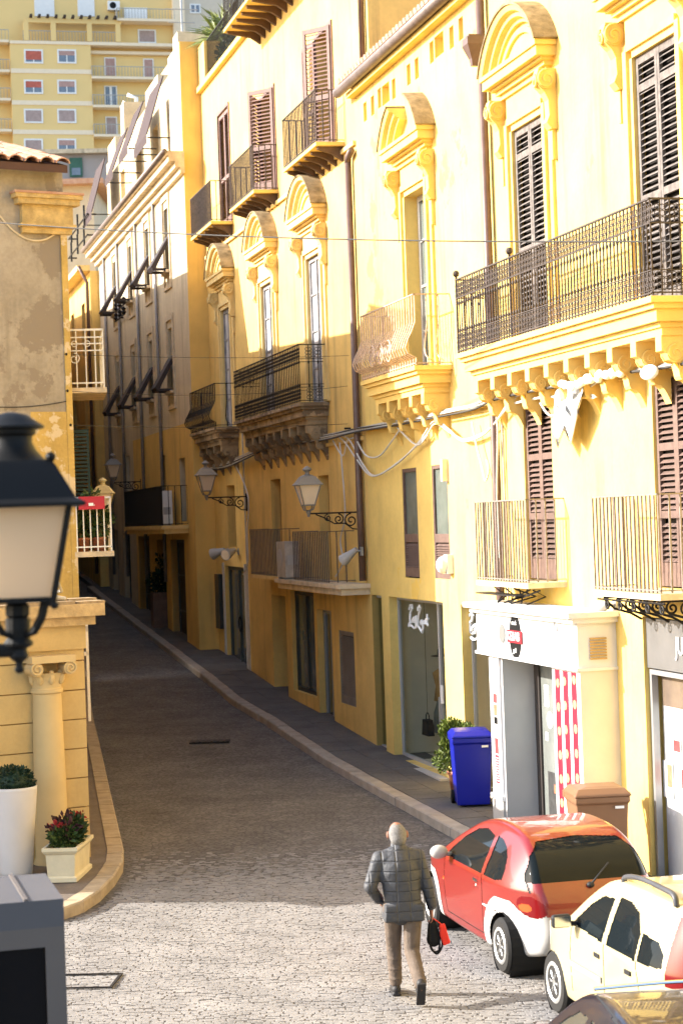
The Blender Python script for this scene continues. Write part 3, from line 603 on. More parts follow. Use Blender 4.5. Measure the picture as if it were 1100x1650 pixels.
# ---------------- the next house, mostly hidden by the corner
Xb = fthing('sunlit_far_house', 'sunlit ochre house with dark downpipe at the far end of the street', 'building', 46, .8, 3)
wall(MB(), 38.62, 56, 0, 13.6, [(x, x + 1.0, z, z + 1.9, .2, 1) for x in (40.5, 44, 47.5, 51) for z in (4.2, 7.6, 10.8)], .8).obj('facade_wall', PL_A, Xb)
MB().box(38.62, 56, .8, 1.25, 13.6, 13.8).obj('cornice', STUC_A, Xb); MB().tube([(38.6, 1.2, 13.75), (38.75, .9, 13.2), (38.8, .9, 3)], .06, 8).obj('downpipe', PIPE, Xb, True)
for x in (40.5, 44, 47.5, 51):
    for z in (4.2, 7.6, 10.8): glazed(Xb, x, x + 1, z, z + 1.9, .65, WOOD_B, GLASS, .08, 1)
# ================================================================== ground, road, pavements
def grid_sheet(xs, ys, zf):
    xs = list(xs); ys = list(ys); vs = [(x, y, zf(x, y)) for y in ys for x in xs]; n = len(xs)
    return MB().add(vs, [(j * n + i, j * n + i + 1, (j + 1) * n + i + 1, (j + 1) * n + i) for j in range(len(ys) - 1) for i in range(n - 1)])
EARTH = mat('dusty_ground', (.22, .19, .15), .95, var=.2, scale=.5)
def zground(x, y):
    z = zw(x, y) - .03 if y < 75 else zw(min(max(x, -30), 30), 75) - .03 + (y - 75) * .16
    return z - (.0 if abs(x) < 60 else 0)
g = grid_sheet(np.concatenate([np.linspace(-700, -60, 9), np.linspace(-40, 40, 17), np.linspace(60, 700, 9)]), np.concatenate([np.linspace(-400, -30, 6), np.linspace(-15, 90, 43), np.linspace(110, 230, 7), np.linspace(300, 1200, 7)]), lambda x, y: zground(x, y) if y < 230 else zground(0, 230)).obj('ground', EARTH)
tag(g, 'dusty ground under the street and the hillside', 'ground', kind='structure')
SETT = mat('grey_stone_sett', (.255, .24, .226), .9, var=.2, scale=1.6, bump=.002, bscale=70, island=.15, fine=.10, spec=.2)
ROADM = mat('worn_sett_road', (.205, .186, .170), .9, var=.25, scale=1.2, bump=.006, bscale=30, fine=.25, cell=11.0, spec=.2)
MORT = mat('sett_joint', (.11, .095, .08), .95, var=.3, scale=6, bump=.004)
ys_ = np.linspace(-12, 80, 93)
def road_strip(o0, o1, dz, s0=-46, s1=62, n=109):
    b = MB()
    for i in range(n):
        s = s0 + (s1 - s0) * i / (n - 1)
        for o_ in (o0, o1): p = W(s, o_, zr(s) + dz); b.v.append(tuple(p))
    b.f = [(2 * i, 2 * i + 1, 2 * i + 3, 2 * i + 2) for i in range(n - 1)]; return b
road = road_strip(-1.0, 16, 0).obj('road', ROADM); tag(road, 'worn stone sett road climbing between the houses', 'road', kind='structure')
# bed and setts of the sunlit near stretch
KERB_L = [(-12, 20.9), (-8, 21.6), (-5, 22.55), (-3.75, 23.1), (-3.42, 23.3), (-3.22, 23.7), (-3.1, 24.3), (-3.03, 25.2), (-3.02, 26.1), (-3.11, 27.05), (-4.31, 35.04), (-5.26, 41.12), (-9.4, 70)]
vs = []; fs = []
row = 0; y = 15.0
while y < 27.5:
    pitch = .058
    for x in np.arange(-4.6, 4.6, .072):
        if y > 24.8 and rng.random() < (y - 24.8) / 2.7: continue
        ph = (x + .35 * (row % 2) * .3) % 1.5 / 1.5; cx = x + (row % 2) * .036 + .05 * math.sin(row * 1.7) + rng.normal(0, .009); cy = y + .07 * math.sin(math.pi * ph) + .06 * math.sin(x * .9 + row * .03) + .02 * math.sin(x * 4.1 + row * .5) + rng.normal(0, .009)
        P = Vector((cx, cy, 0)) - O; o_ = P.dot(N)
        if o_ < 1.33: continue
        lx = np.interp(cy, [p[1] for p in KERB_L], [p[0] for p in KERB_L])
        if cx < lx + .12 and cy > 20.9: continue
        z = .02 * max(0, min(1, (cy - 24.5) / 5)) * 0 + zw(cx, cy) + .003; h = .0015 + rng.random() * .0025; a, b = .033 + rng.random() * .007, .027 + rng.random() * .006; k = .008; th = rng.normal(0, .10) + .08 * math.cos(math.pi * ph); c_, s_ = math.cos(th), math.sin(th)
        n0 = len(vs)
        for (dx, dy, dz) in ((-a, -b, 0), (a, -b, 0), (a, b, 0), (-a, b, 0), (-a + k, -b + k, h), (a - k, -b + k, h), (a - k, b - k, h), (-a + k, b - k, h)):
            vs.append((cx + dx * c_ - dy * s_, cy + dx * s_ + dy * c_, z + dz + (rng.random() - .5) * .003 * (dz > 0)))
        fs += [(n0 + 4, n0 + 5, n0 + 6, n0 + 7), (n0, n0 + 1, n0 + 5, n0 + 4), (n0 + 1, n0 + 2, n0 + 6, n0 + 5), (n0 + 2, n0 + 3, n0 + 7, n0 + 6), (n0 + 3, n0, n0 + 4, n0 + 7)]
    y += pitch; row += 1
st = MB(); st.v = vs; st.f = fs; so = st.obj('stone_setts', SETT, road); so['kind'] = 'stuff'
mh = thing('drain_grate', 'rusty drain grate set in the shaded road', 'grate', (-2.68, 38.3, zw(-2.68, 38.3) + .004))
MB().box(-.38, .38, -.22, .22, 0, .02).obj('plate', IRON, mh)
for k in range(6): MB().box(-.32 + k * .115, -.28 + k * .115, -.18, .18, .02, .032).obj('bar', IRON_R, mh)
mc = thing('manhole_cover', 'stone inset manhole cover beside the dark glass booth', 'manhole cover', (-2.85, 20.15, zw(-2.85, 20.15) + .014), R(-4))
f = MB(); f.box(-.42, .40, -.31, -.28, 0, .013); f.box(-.42, .40, .28, .31, 0, .013); f.box(.40, .43, -.31, .31, 0, .013); f.box(-.45, -.42, -.31, .31, 0, .013); f.obj('rim', IRON, mc)
# right pavement with kerb stones
PAVE = mat('dark_paving', (.13, .118, .108), .85, var=.25, scale=1.5, bump=.004, bscale=30, fine=.2)
KERBM = mat('kerb_stone', (.34, .29, .235), .85, var=.22, scale=4, bump=.006, bscale=30, island=.0)
pv = MB(); n = 96
for i in range(n):
    s = -30 + 92 * i / (n - 1)
    for o_ in (-.6, 1.02): pv.v.append(tuple(W(s, o_, zr(s) + .135)))
    pv.v.append(tuple(W(s, 1.02, zr(s) - .05)))
pv.f = [(3 * i, 3 * i + 1, 3 * i + 4, 3 * i + 3) for i in range(n - 1)] + [(3 * i + 1, 3 * i + 2, 3 * i + 5, 3 * i + 4) for i in range(n - 1)]
pvo = pv.obj('pavement', PAVE); tag(pvo, 'narrow dark pavement along the yellow house fronts', 'pavement', kind='structure')
km = MB(); km.ext([(-.11, -.1), (.11, -.1), (.11, .125), (.09, .145), (-.11, .145)], 0, -.475, .475); kme = km.mesh('kerb_stone', KERBM)
for i in range(62):
    s = -20 + i * .96; z0_, z1_ = zr(s - .48), zr(s + .48)
    ob = bpy.data.objects.new('kerb_stone', kme); COL.objects.link(ob); ob.parent = pvo; p = W(s, 1.13 + rng.normal(0, .006), (z0_ + z1_) / 2 + rng.normal(0, .003)); ob.location = p; ob.rotation_euler = (0, -math.atan2(z1_ - z0_, .96), RZF)
# paving slabs of the right pavement
sl = MB().box(-.47, .47, -.24, .24, 0, .012).mesh('paving_slab', PAVE)
for i in range(50):
    s = -18 + i * .96
    for k in range(2):
        ob = bpy.data.objects.new('paving_slab', sl); COL.objects.link(ob); ob.parent = pvo; ob.location = W(s + .48 * k, .28 + .49 * k, zr(s + .48 * k) + .136 + rng.random() * .004); ob.rotation_euler = (0, -math.atan2(zr(s + .9) - zr(s), .9), RZF)
# left pavement with its rounded kerb
lv = MB(); KP = []
for a, b in zip(KERB_L[:-1], KERB_L[1:]):
    L = math.dist(a, b); m_ = max(1, round(L / .5))
    for i in range(m_): KP.append((a[0] + (b[0] - a[0]) * i / m_, a[1] + (b[1] - a[1]) * i / m_))
KP.append(KERB_L[-1])
for (x, y) in KP: lv.v += [(x - .05, y, zw(x, y) + .13), (min(x - 1.0, -16), y + 3.0, zw(x, y) + .13), (x - .05, y, zw(x, y) - .05)]
lv.f = [(3 * i + 1, 3 * i, 3 * i + 3, 3 * i + 4) for i in range(len(KP) - 1)] + [(3 * i, 3 * i + 2, 3 * i + 5, 3 * i + 3) for i in range(len(KP) - 1)]
PAVE2 = mat('reddish_paving', (.165, .135, .112), .85, var=.25, scale=2, bump=.004, fine=.2)
lvo = lv.obj('corner_pavement', PAVE2); tag(lvo, 'reddish pavement round the corner of the low yellow building', 'pavement', kind='structure')
KERBT = mat('tan_kerb_stone', (.38, .305, .21), .85, var=.25, scale=5, bump=.006, bscale=30)
cur = Vector(KERB_L[0]); seg = []
for a, b in zip(KERB_L[:-1], KERB_L[1:]):
    L = math.dist(a, b); step = .30 if a[1] < 28 else .8; m_ = max(1, round(L / step))
    if a[1] > 45: continue
    for i in range(m_):
        p0 = Vector((a[0] + (b[0] - a[0]) * i / m_, a[1] + (b[1] - a[1]) * i / m_, 0)); p1 = Vector((a[0] + (b[0] - a[0]) * (i + 1) / m_, a[1] + (b[1] - a[1]) * (i + 1) / m_, 0))
        t = (p1 - p0); q = Vector((-t.y, t.x, 0)).normalized(); e = t.normalized() * .004; mid = (p0 + p1) / 2
        k = MB(); z0_, z1_ = zw(p0.x, p0.y), zw(p1.x, p1.y); zt = .145 + rng.normal(0, .003)
        a0, a1 = p0 + e - mid, p1 - e - mid; vs = []
        for (P, z) in ((a0, z0_), (a1, z1_)):
            for (off, h) in ((0, -.06), (0, zt - .02), (.02, zt), (.22, zt), (.22, -.06)): vs.append((P.x + q.x * off, P.y + q.y * off, z + h))
        k.add(vs, [(0, 1, 2, 3, 4), (9, 8, 7, 6, 5)] + [(i_, i_ + 5, (i_ + 1) % 5 + 5, (i_ + 1) % 5) for i_ in range(5)])
        k.obj('kerb_stone', KERBT, lvo, loc=mid)

# ================================================================== left side of the street
# low rusticated building: front face from its street corner towards the left and the camera
LD = Vector((.88, .475, 0)).normalized(); LN = Vector((LD.y, -LD.x, 0))          # along the face to the right, out of the face
LC = Vector((-3.5, 26.6, 0)); RZL = math.atan2(LD.y, LD.x)
L1 = thing('low_corner_building', 'low ochre banded building with engaged column at the street corner', 'building', LC, RZL)
PL_L = mat('ochre_band_plaster', (.58, .41, .175), .9, var=.12, scale=1.5, bump=.003, streak=.3, fine=.05, spec=.15)
PL_T2L = mat('faded_yellow_plaster', (.60, .42, .17), .95, var=.2, scale=1.6, bump=.006, streak=.4)
# local: x along the face (0 at the corner, negative to the left), y into the building
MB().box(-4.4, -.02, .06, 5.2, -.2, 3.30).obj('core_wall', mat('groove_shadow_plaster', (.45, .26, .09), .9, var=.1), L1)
def LL(X, Y): v = Matrix.Rotation(-RZL, 3, 'Z') @ (Vector((X, Y, 0)) - LC); return v.x, v.y
MB().ext([LL(-3.62, 26.9), LL(-4.62, 33.9), LL(-12, 33.9), LL(-12, 26.0), LL(-7.2, 25.5)], 2, -.3, 3.34).obj('sun_gap_wing', PL_T2L, L1)  # hidden wing added to keep sun off the road before the tall building
zc_ = .12
while zc_ < 3.0:
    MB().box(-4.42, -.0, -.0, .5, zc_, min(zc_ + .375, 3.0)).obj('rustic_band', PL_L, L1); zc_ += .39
MB().box(-4.45, .02, -.04, .5, 3.0, 3.32).obj('frieze', PL_L, L1)
cb = MB(); cb.box(-4.6, .12, -.16, 4.8, 3.32, 3.44); cb.box(-4.68, .22, -.26, 4.8, 3.44, 3.60); cb.obj('cornice', mat('crumbling_cornice', (.58, .40, .19), .95, var=.3, scale=5, bump=.012, bscale=20), L1)
for i in range(9):
    for j in range(2): MB().box(-.15 - .42 * i, .25 - .42 * i, -.2 + .3 * j, .15 + .3 * j, 3.6 + .03 * j, 3.635 + .03 * j + .01 * (i % 3)).obj('coping_slab', mat('mossy_slab', (.36, .26, .15), .95, var=.4, scale=8, bump=.008), L1)
cc_ = MB(); cc_.lathe([(.25, .1), (.25, .22), (.235, .26), (.22, .3), (.215, 1.2), (.19, 2.42), (.19, 2.44), (.215, 2.46), (.215, 2.5), (.195, 2.52), (.2, 2.6), (.26, 2.72)], 20, (-.56, -.06, 0)); co = auto_smooth(cc_.obj('column', mat('pale_ochre_column', (.60, .44, .21), .85, var=.08, scale=2), L1))
cp_ = MB(); cp_.box(-.86, -.26, -.38, .1, 2.86, 2.95); 
for sg in (-1, 1): cp_.lathe([(.09, -.36), (.09, -.1)], 14, (-.56 + sg * .23, 0, 2.78), 1); spiral(cp_, (-.56 + sg * .23, -.37, 2.78), .085, 1.6, .014, 1, sg)
for k in range(5): a = -math.pi * k / 4; cp_.ball((-.56 + .2 * math.cos(a), -.08 + .18 * math.sin(a), 2.66), (.05, .05, .1), 8, 6)
cp_.obj('capital', co.data.materials[0], co)
MB().box(-.95, .0, .1, .14, 3.3, 3.31).obj('roof_membrane', STONE_W, L1)
vp = MB(); vp.lathe([(.20, 3.62), (.20, 3.80), (.16, 3.90), (.04, 3.95)], 12, (-.32, .9, 0)); vp.obj('roof_vent', WHITE_P, L1, True)
cw = MB(); cw.tube([(-1.0, .5, 3.66), (-.5, .4, 3.72), (-.1, .6, 3.86), (.05, .9, 3.75), (-.2, 1.2, 3.68)], .025, 6); cw.tube([(-1.0, .2, 3.7), (-.6, .0, 3.74), (-.2, .1, 3.67)], .03, 6); cw.obj('roof_cable', CABLE, L1)
# hanging bead curtain and post seen edge-on beyond the corner
ds = thing('doorway_post', 'narrow white and wood door awning post edge-on beside the corner', 'post', (-3.83, 28.9, zw(-3.8, 28.9) + .12), R(8))
MB().box(-.03, .03, -.03, .03, 0, 3.2).obj('wooden_post', WOOD_B, ds); MB().box(.06, .10, -.02, .03, 1.55, 3.15).obj('white_strip', IRON_W, ds); MB().box(-.12, .1, -.02, .02, 2.85, 2.93).box(-.12, .1, -.02, .02, 2.5, 2.56).obj('bracket', IRON_W, ds)

# tall building behind it
TD = Vector((.86, .51, 0)).normalized(); TC = Vector((-4.56, 34.0, 0)); RZT = math.atan2(TD.y, TD.x)
T = thing('tall_peeling_building', 'tall peeling beige and yellow building with tiled roof at street corner', 'building', TC, RZT)
PL_T = mat('peeling_beige_plaster', (.41, .355, .28), .95, var=.22, scale=1.1, bump=.012, bscale=8, streak=.7, fine=.12, spec=.1, patch=((.27, .225, .175), 1.0, .53))
PL_T2 = mat('peeling_yellow_plaster', (.58, .40, .13), .95, var=.2, scale=1.6, bump=.008, bscale=12, streak=.4, fine=.1, spec=.1, patch=((.62, .50, .32), 2.2, .53))
sd_ = Vector((-.145, .99, 0)); rr = Matrix.Rotation(-RZT, 3, 'Z')
def TL(X, Y): v = rr @ (Vector((X, Y, 0)) - TC); return v.x, v.y
e1 = TL(-6.45, 47.5)
def prism(b, pts, z0, z1): return b.ext(pts, 2, z0, z1)
prism(MB(), [(0, 0), e1, (e1[0] - 2.0, e1[1]), (-1.55, 0)], 6.6, 10.75).obj('upper_wall', PL_T, T)
prism(MB(), [(.015, -.02), (e1[0] + .02, e1[1] - .02), (e1[0] - 2.0, e1[1] - .02), (-1.55, -.02)], -.3, 6.6).obj('lower_wall', PL_T2, T)
MB().box(-1.56, -.74, -.03, .5, -.3, 6.62).obj('plaster_panel', PL_T, T)
MB().box(-.08, .03, -.035, .06, -.2, 10.2).obj('corner_strip', PL_T2, T)
q = MB(); q.box(-.80, .12, -.12, .02, 9.78, 10.10); q.box(-.90, .22, -.2, .02, 10.10, 10.2); q.box(-.95, .26, -.24, .02, 10.2, 10.27); q.box(-.84, .16, -.16, .02, 9.72, 9.78); q.box(-.8, .1, -.1, .02, 9.62, 9.72); q.obj('stub_cornice', mat('rusty_yellow_cornice', (.56, .40, .17), .95, var=.35, scale=5, bump=.01), T); MB().box(-.97, .28, -.26, .02, 10.27, 10.31).obj('cornice_tile', TILE, T)
ev = MB(); ev.add([(-1.7, -.35, 10.75), (-.05, -.35, 10.75), (-.05, 3.2, 11.75), (-1.7, 3.2, 11.75), (-1.7, -.35, 10.62), (-.05, -.35, 10.62), (-.05, 3.2, 11.62), (-1.7, 3.2, 11.62)], [(0, 1, 2, 3), (7, 6, 5, 4), (0, 4, 5, 1), (2, 6, 7, 3), (1, 5, 6, 2), (0, 3, 7, 4)])
ev.add([(-1.7, 3.2, 11.75), (-.05, 3.2, 11.75), (-.05, 9, 10.9), (-1.7, 9, 10.9), (-1.7, 3.2, 11.6), (-.05, 3.2, 11.6), (-.05, 9, 10.7), (-1.7, 9, 10.7)], [(0, 1, 2, 3), (7, 6, 5, 4), (0, 4, 5, 1), (2, 6, 7, 3), (1, 5, 6, 2), (0, 3, 7, 4)])
rfo = ev.obj('roof', mat('roof_underlay', (.10, .055, .04), .9), T)
tme = MB(); prof_o = [(.13 * math.cos(a), .10 * math.sin(a)) for a in np.linspace(0, math.pi, 8)]; prof_i = [(.11 * math.cos(a), .08 * math.sin(a)) for a in np.linspace(math.pi, 0, 8)]
tme.ext(prof_o + prof_i, 1, -.26, .26); tm = tme.mesh('roof_tile', TILE)
for i in range(6):
    for j in range(8):
        inst('roof_tile', tm, rfo, (-.16 - .28 * i + rng.normal(0, .012), -.16 + j * .44, 10.84 + j * .44 * .282 + rng.normal(0, .006)), (R(15.7), 0, rng.normal(0, .03)))
# iron balconies on its street side
def side_balcony(label, z, x0, x1, y0, y1, deco):
    b = thing('white_balcony', label, 'balcony', (0, 0, 0)); b.location = TC + Vector((0, 0, z)); b.rotation_euler = (0, 0, RZT); return b
sb = R(-22)
def street_side(k): return Vector((TC.x, TC.y, 0)) + sd_ * k
SX = Vector((sd_.y, -sd_.x, 0))                                         # from the side wall into the street
def side_part(par_name, z0, along0, along1, dep, deco):
    e = bpy.data.objects.new(par_name, None); COL.objects.link(e); e.parent = T
    inv = Matrix.Rotation(-RZT, 4, 'Z') @ Matrix.Translation(-TC); bx = Matrix(((SX.x, sd_.x, 0, 0), (SX.y, sd_.y, 0, 0), (0, 0, 1, 0), (0, 0, 0, 1)))
    e.matrix_local = inv @ Matrix.Translation(street_side(along0)) @ bx; return e
for (z0, a0, a1, dep, deco) in ((7.03, .35, 2.4, .60, 1), (4.2, -.02, 1.6, .62, 0)):
    e = side_part('balcony', z0, a0, a1, dep, deco); L = a1 - a0
    MB().box(-.05, dep + .04, -.02, L, z0 - .09, z0).obj('slab', STONE_P, e, loc=(0, 0, 0))
    f = MB(); H_ = 1.0 if deco else .92
    for (x0, x1, y0, y1) in ((0, dep, 0, 0), (dep, dep, 0, L)):
        for zz, r_ in ((z0 + H_, .017), (z0 + .08, .012)) + (((z0 + H_ - .13, .011), (z0 + H_ - .24, .01), (z0 + H_ - .36, .01)) if deco else ()): f.box(x0 - r_, x1 + r_, y0 - r_, y1 + r_, zz - r_, zz + r_)
    f.obj('handrail', IRON_W, e, loc=(0, 0, 0)); bmz = bal_mesh('plain', H_, IRON_W, .010)
    for x in ([.02, .14, .30, .46, dep] if deco else np.linspace(.04, dep, 6)): inst('baluster', bmz, e, (float(x), 0, z0))
    for y in np.linspace(.12, L, 12): inst('baluster', bmz, e, (dep, float(y), z0))
    if deco:
        r_ = MB(); 
        for x in (.11, .33): r_.ring((x, 0, z0 + H_ - .24), .05, .008, 1, 10, 4)
        spiral(r_, (.1, -.01, z0 + .5), .1, 1.4, .01, 1); r_.obj('scroll', IRON_W, e, loc=(0, 0, 0))
sh = side_part('shutter_holder', 5.2, .2, 1, .4, 0); sh.name = 'green_shutter'
gs = MB(); gs.box(-.02, .30, 0, .03, 5.12, 5.16); gs.box(-.02, .30, 0, .03, 6.24, 6.3); gs.box(-.02, .03, 0, .03, 5.16, 6.24); gs.box(.26, .3, 0, .03, 5.16, 6.24); gs.obj('frame', mat('dark_green_paint', (.008, .020, .010), .5), sh, loc=(0, 0, 0))
for k in range(16): gs = MB().box(.03, .26, .0, .025, 5.18 + k * .067, 5.22 + k * .067).obj('slat', MATS['dark_green_paint'], sh, loc=(0, 0, 0))
# flower box, pots and plants on the lower balcony are things of their own
def side_world(x, y, z, a0): p = street_side(a0) + SX * x + sd_ * y; return Vector((p.x, p.y, z))
rzS = math.atan2(SX.y, SX.x)
rb = thing('red_balcony_box', 'red flower box hung on the lower white balcony rail', 'flower box', side_world(.30, -.09, 4.92, -.02), rzS)
REDP = mat('red_plastic', (.42, .02, .035), .4, var=.1, spec=.4); MB().ext([(-.06, 0), (.06, 0), (.075, .22), (-.075, .22)], 0, -.22, .22).obj('box', REDP, rb); text_l = MB().box(-.05, .03, -.085, -.081, .06, .11).box(.04, .05, -.085, -.081, .06, .08).obj('white_mark', WHITE_P, rb)
def leaves(mb, c, r, n, size, rng_, up=.3, shape='ell'):
    """leaf-sized bent quads through an ellipsoid volume"""
    for _ in range(n):
        v = rng_.normal(size=3); v /= np.linalg.norm(v) + 1e-9; q = rng_.random() ** (1 / 2.2)
        p = Vector((c[0] + v[0] * r[0] * q, c[1] + v[1] * r[1] * q, c[2] + v[2] * r[2] * q))
        d = Vector((v[0], v[1], v[2] + up)) + Vector(rng_.normal(0, .5, 3)); d.normalize(); sd = d.orthogonal().normalized(); sd = (Matrix.Rotation(rng_.random() * 6.28, 3, d) @ sd)
        L = size * (.7 + .6 * rng_.random()); w_ = L * .28; nrm = d.cross(sd)
        mb.add([p, p + d * L * .5 + sd * w_ + nrm * .1 * L, p + d * L, p + d * L * .5 - sd * w_ + nrm * .1 * L], [(0, 1, 2, 3)])
    return mb
for k, (x, y, hgt) in enumerate(((.14, .35, .5), (.42, .45, .62))):
    pt = thing('potted_plant', ('small leafy plant in terracotta pot nearer the wall on lower white balcony', 'larger leafy plant in terracotta pot at outer end of lower white balcony')[k], 'potted plant', side_world(x, y, 4.2, -.02), 0, 'plants on the lower white balcony')
    MB().lathe([(.09, 0), (.12, .2), (.13, .2), (.13, .24), (.11, .24)], 12).obj('pot', TERRA, pt, True)
    leaves(MB(), (0, 0, .24 + hgt * .5), (.2, .2, hgt * .5), 160, .14, rng).obj('foliage', LEAF, pt)
leaves(MB(), (0, 0, .25), (.12, .06, .08), 60, .08, rng).obj('foliage', LEAF, rb)

# the next house on the left, behind the tall one
L2 = thing('left_row_house', 'plain beige house behind the tall peeling building', 'building', (-6.9, 48.2, 2), math.atan2(sd_.y, sd_.x))
lw = MB(); wall(lw, 0, 42, -2.5, 11.0, [(3 + 4 * i, 4 + 4 * i, 1.5 + 3.2 * j, 3.3 + 3.2 * j, .2, 1) for i in range(9) for j in range(3)], 0, body=0.01)
vv = [(v[0], -v[1], v[2]) for v in lw.v]; lw.v = vv; lw.obj('facade_wall', PL_W, L2)
MB().box(0, 42, .02, 7, -2.5, 11.0).obj('core', PL_W, L2)
# ================================================================== background: apartment block on the hill, house behind the roofs
AD = Vector((math.cos(R(13)), math.sin(R(13)), 0)); APO = at(0, 0, 196); RZA = R(13)
AP = thing('apartment_block', 'tall yellow apartment block with balconies on the hill behind', 'building', (APO.x, 196, 22), RZA)
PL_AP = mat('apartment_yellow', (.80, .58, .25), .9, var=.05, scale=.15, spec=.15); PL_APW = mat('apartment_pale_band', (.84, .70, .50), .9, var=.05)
def ap(x, y):       # pixel on the apartment front -> local x, z
    d = ray(x, y); base = Vector((APO.x, 196, 0)); nrm = Vector((AD.y, -AD.x, 0)); t = base.dot(nrm) / d.dot(nrm); p = d * t
    return (p - base).dot(AD), CAMH + t * d.z - 22
xl = ap(19, 150)[0]; xm = ap(149, 150)[0]; xr = ap(283, 100)[0]
MB().box(-14, xr, 1.2, 16, -12, 42).obj('wall', PL_AP, AP); MB().box(xl, xm, 0, 1.2, -12, ap(80, 66)[1]).obj('bay_wall', PL_AP, AP)
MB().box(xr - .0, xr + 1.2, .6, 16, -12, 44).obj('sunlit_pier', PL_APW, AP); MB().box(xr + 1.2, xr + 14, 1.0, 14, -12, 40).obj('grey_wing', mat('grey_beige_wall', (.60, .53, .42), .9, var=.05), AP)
for y in (115, 166, 213):
    z = ap(85, y)[1]; MB().box(xl, xm, -.06, 0, z - .22, z + .22).obj('string_band', PL_APW, AP)
BL_R = mat('red_roller_blind', (.50, .13, .09), .7); BL_P = mat('pink_roller_blind', (.45, .28, .24), .7); BL_M = mat('mauve_roller_blind', (.40, .30, .27), .7); GLS = mat('pale_window_glass', (.16, .20, .25), .15, spec=.5)
for col_, x in enumerate((54.5, 108)):
    for r_, y in enumerate((91, 140, 187, 235)):
        x0, z1 = ap(x - 13, y - 9); x1, z0 = ap(x + 13, y + 9); f = MB(); t_ = .16
        f.box(x0 - t_, x0, -.08, .02, z0 - t_, z1 + t_).box(x1, x1 + t_, -.08, .02, z0 - t_, z1 + t_).box(x0, x1, -.08, .02, z1, z1 + t_).box(x0, x1, -.08, .02, z0 - t_, z0); wo = f.obj('window', WHITE_P, AP)
        sh_ = ((.8, BL_R), (.55, BL_R), (1.0, BL_M), (1.0, BL_M)) if col_ == 0 else ((.4, BL_P), (.5, BL_P), (1.0, BL_M), (.45, BL_P)); fr, bm_ = sh_[r_]
        MB().box(x0, x1, -.05, -.01, z1 - (z1 - z0) * fr, z1).obj('roller_blind', bm_, wo)
        if fr < 1:
            zm = z1 - (z1 - z0) * fr; MB().box(x0, (x0 + x1) / 2 - .05, -.03, -.01, z0, zm).obj('pane', GLS, wo); MB().box((x0 + x1) / 2 + .05, x1, -.03, -.01, z0, zm).obj('pane', GLS, wo); MB().box((x0 + x1) / 2 - .05, (x0 + x1) / 2 + .05, -.06, .0, z0, zm).obj('mullion', WHITE_P, wo)
RAILG = mat('grey_balcony_rail', (.40, .38, .34), .6, var=.1)
def ap_balcony(x0, x1, z, dep, y_in):
    b = MB().box(x0, x1, y_in - dep, y_in, z - .25, z).obj('balcony', PL_APW, AP)
    f = MB(); f.box(x0, x1, y_in - dep, y_in - dep + .06, z + .95, z + 1.02); 
    f.obj('handrail', RAILG, b); me = MB().box(-.02, .02, -.02, .02, 0, .98).mesh('baluster', RAILG); k = max(4, int((x1 - x0) / .3))
    for i in range(k + 1): inst('baluster', me, b, (x0 + (x1 - x0) * i / k, y_in - dep + .03, z))
    inst('end_post', MB().box(-.03, .03, 0, dep, 0, 1.0).mesh('end_panel', RAILG), b, (x0 + .03, y_in - dep, z)); return b
for y in (124, 170, 217): ap_balcony(xm, xr, ap(215, y)[1], 1.4, 1.2)
for (x, y0, y1, w2, m_) in ((180, 90, 118, 8, BL_P), (242, 92, 120, 7, BL_P), (181, 136, 167, 9, GLS), (182, 186, 214, 8, BL_M)):
    x0, z1 = ap(x - w2, y0); x1, z0 = ap(x + w2, y1); dd = MB().box(x0 - .12, x1 + .12, 1.1, 1.2, z0, z1 + .12).obj('balcony_door', WHITE_P, AP); MB().box(x0, x1, 1.06, 1.1, z0, z1).obj('leaf', m_, dd)
    if m_ is GLS: MB().box((x0 + x1) / 2 - .12, (x0 + x1) / 2 + .12, 1.02, 1.08, z0, z1).obj('mullion', WHITE_P, dd)
for y in (64, 112, 158, 208): ap_balcony(ap(-40, y)[0], xl - .1, ap(5, y)[1], 1.3, 1.2)
zt = ap(90, 66)[1]; ap_balcony(ap(38, 66)[0], ap(195, 66)[0], zt, .3, .3); z32 = ap(90, 30)[1]
MB().box(xl, xr, -.1, 1.3, zt - .35, zt - .05).obj('terrace_slab', PL_APW, AP)
pg = MB(); pg.box(ap(40, 30)[0], ap(195, 30)[0], -.1, .3, z32 - .45, z32).obj('pergola_beam', PL_AP, AP)
for x in (42, 86, 144, 190): x0 = ap(x, 40)[0]; MB().box(x0 - .25, x0 + .25, -.1, .3, zt, z32 - .45).obj('pergola_post', PL_AP, AP)
for k in range(11): x0 = ap(50 + k * 13.5, 30)[0]; MB().box(x0 - .12, x0 + .12, -.7, 3.5, z32, z32 + .25).obj('pergola_rafter', mat('dark_rafter', (.06, .045, .035), .8), AP)
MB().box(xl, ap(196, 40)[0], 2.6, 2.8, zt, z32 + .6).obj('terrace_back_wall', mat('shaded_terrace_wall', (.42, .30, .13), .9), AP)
for (x0_, x1_) in ((57, 90), (127, 155)):
    a, z1 = ap(x0_, 0); b, z0 = ap(x1_, 22); MB().box(a, b, 1.1, 1.2, z0, z1 + 1.0).obj('white_shutter', WHITE_P, AP)
a, z1 = ap(202, 8); b, z0 = ap(240, 26); MB().box(a, b, .9, 1.2, z0, z1).obj('white_shutter', WHITE_P, AP); ap_balcony(ap(188, 30)[0], xr, ap(215, 31)[1], 1.6, 1.2)
a, z1 = ap(227, 45); b, z0 = ap(252, 63); wq = MB().box(a - .15, b + .15, 1.1, 1.2, z0 - .15, z1 + .15).obj('window', WHITE_P, AP); MB().box(a, b, 1.06, 1.1, z0, z1).obj('roller_blind', BL_M, wq); MB().box(xm, xr, .7, 1.2, ap(215, 80)[1] - .3, ap(215, 80)[1]).obj('ledge', PL_APW, AP)
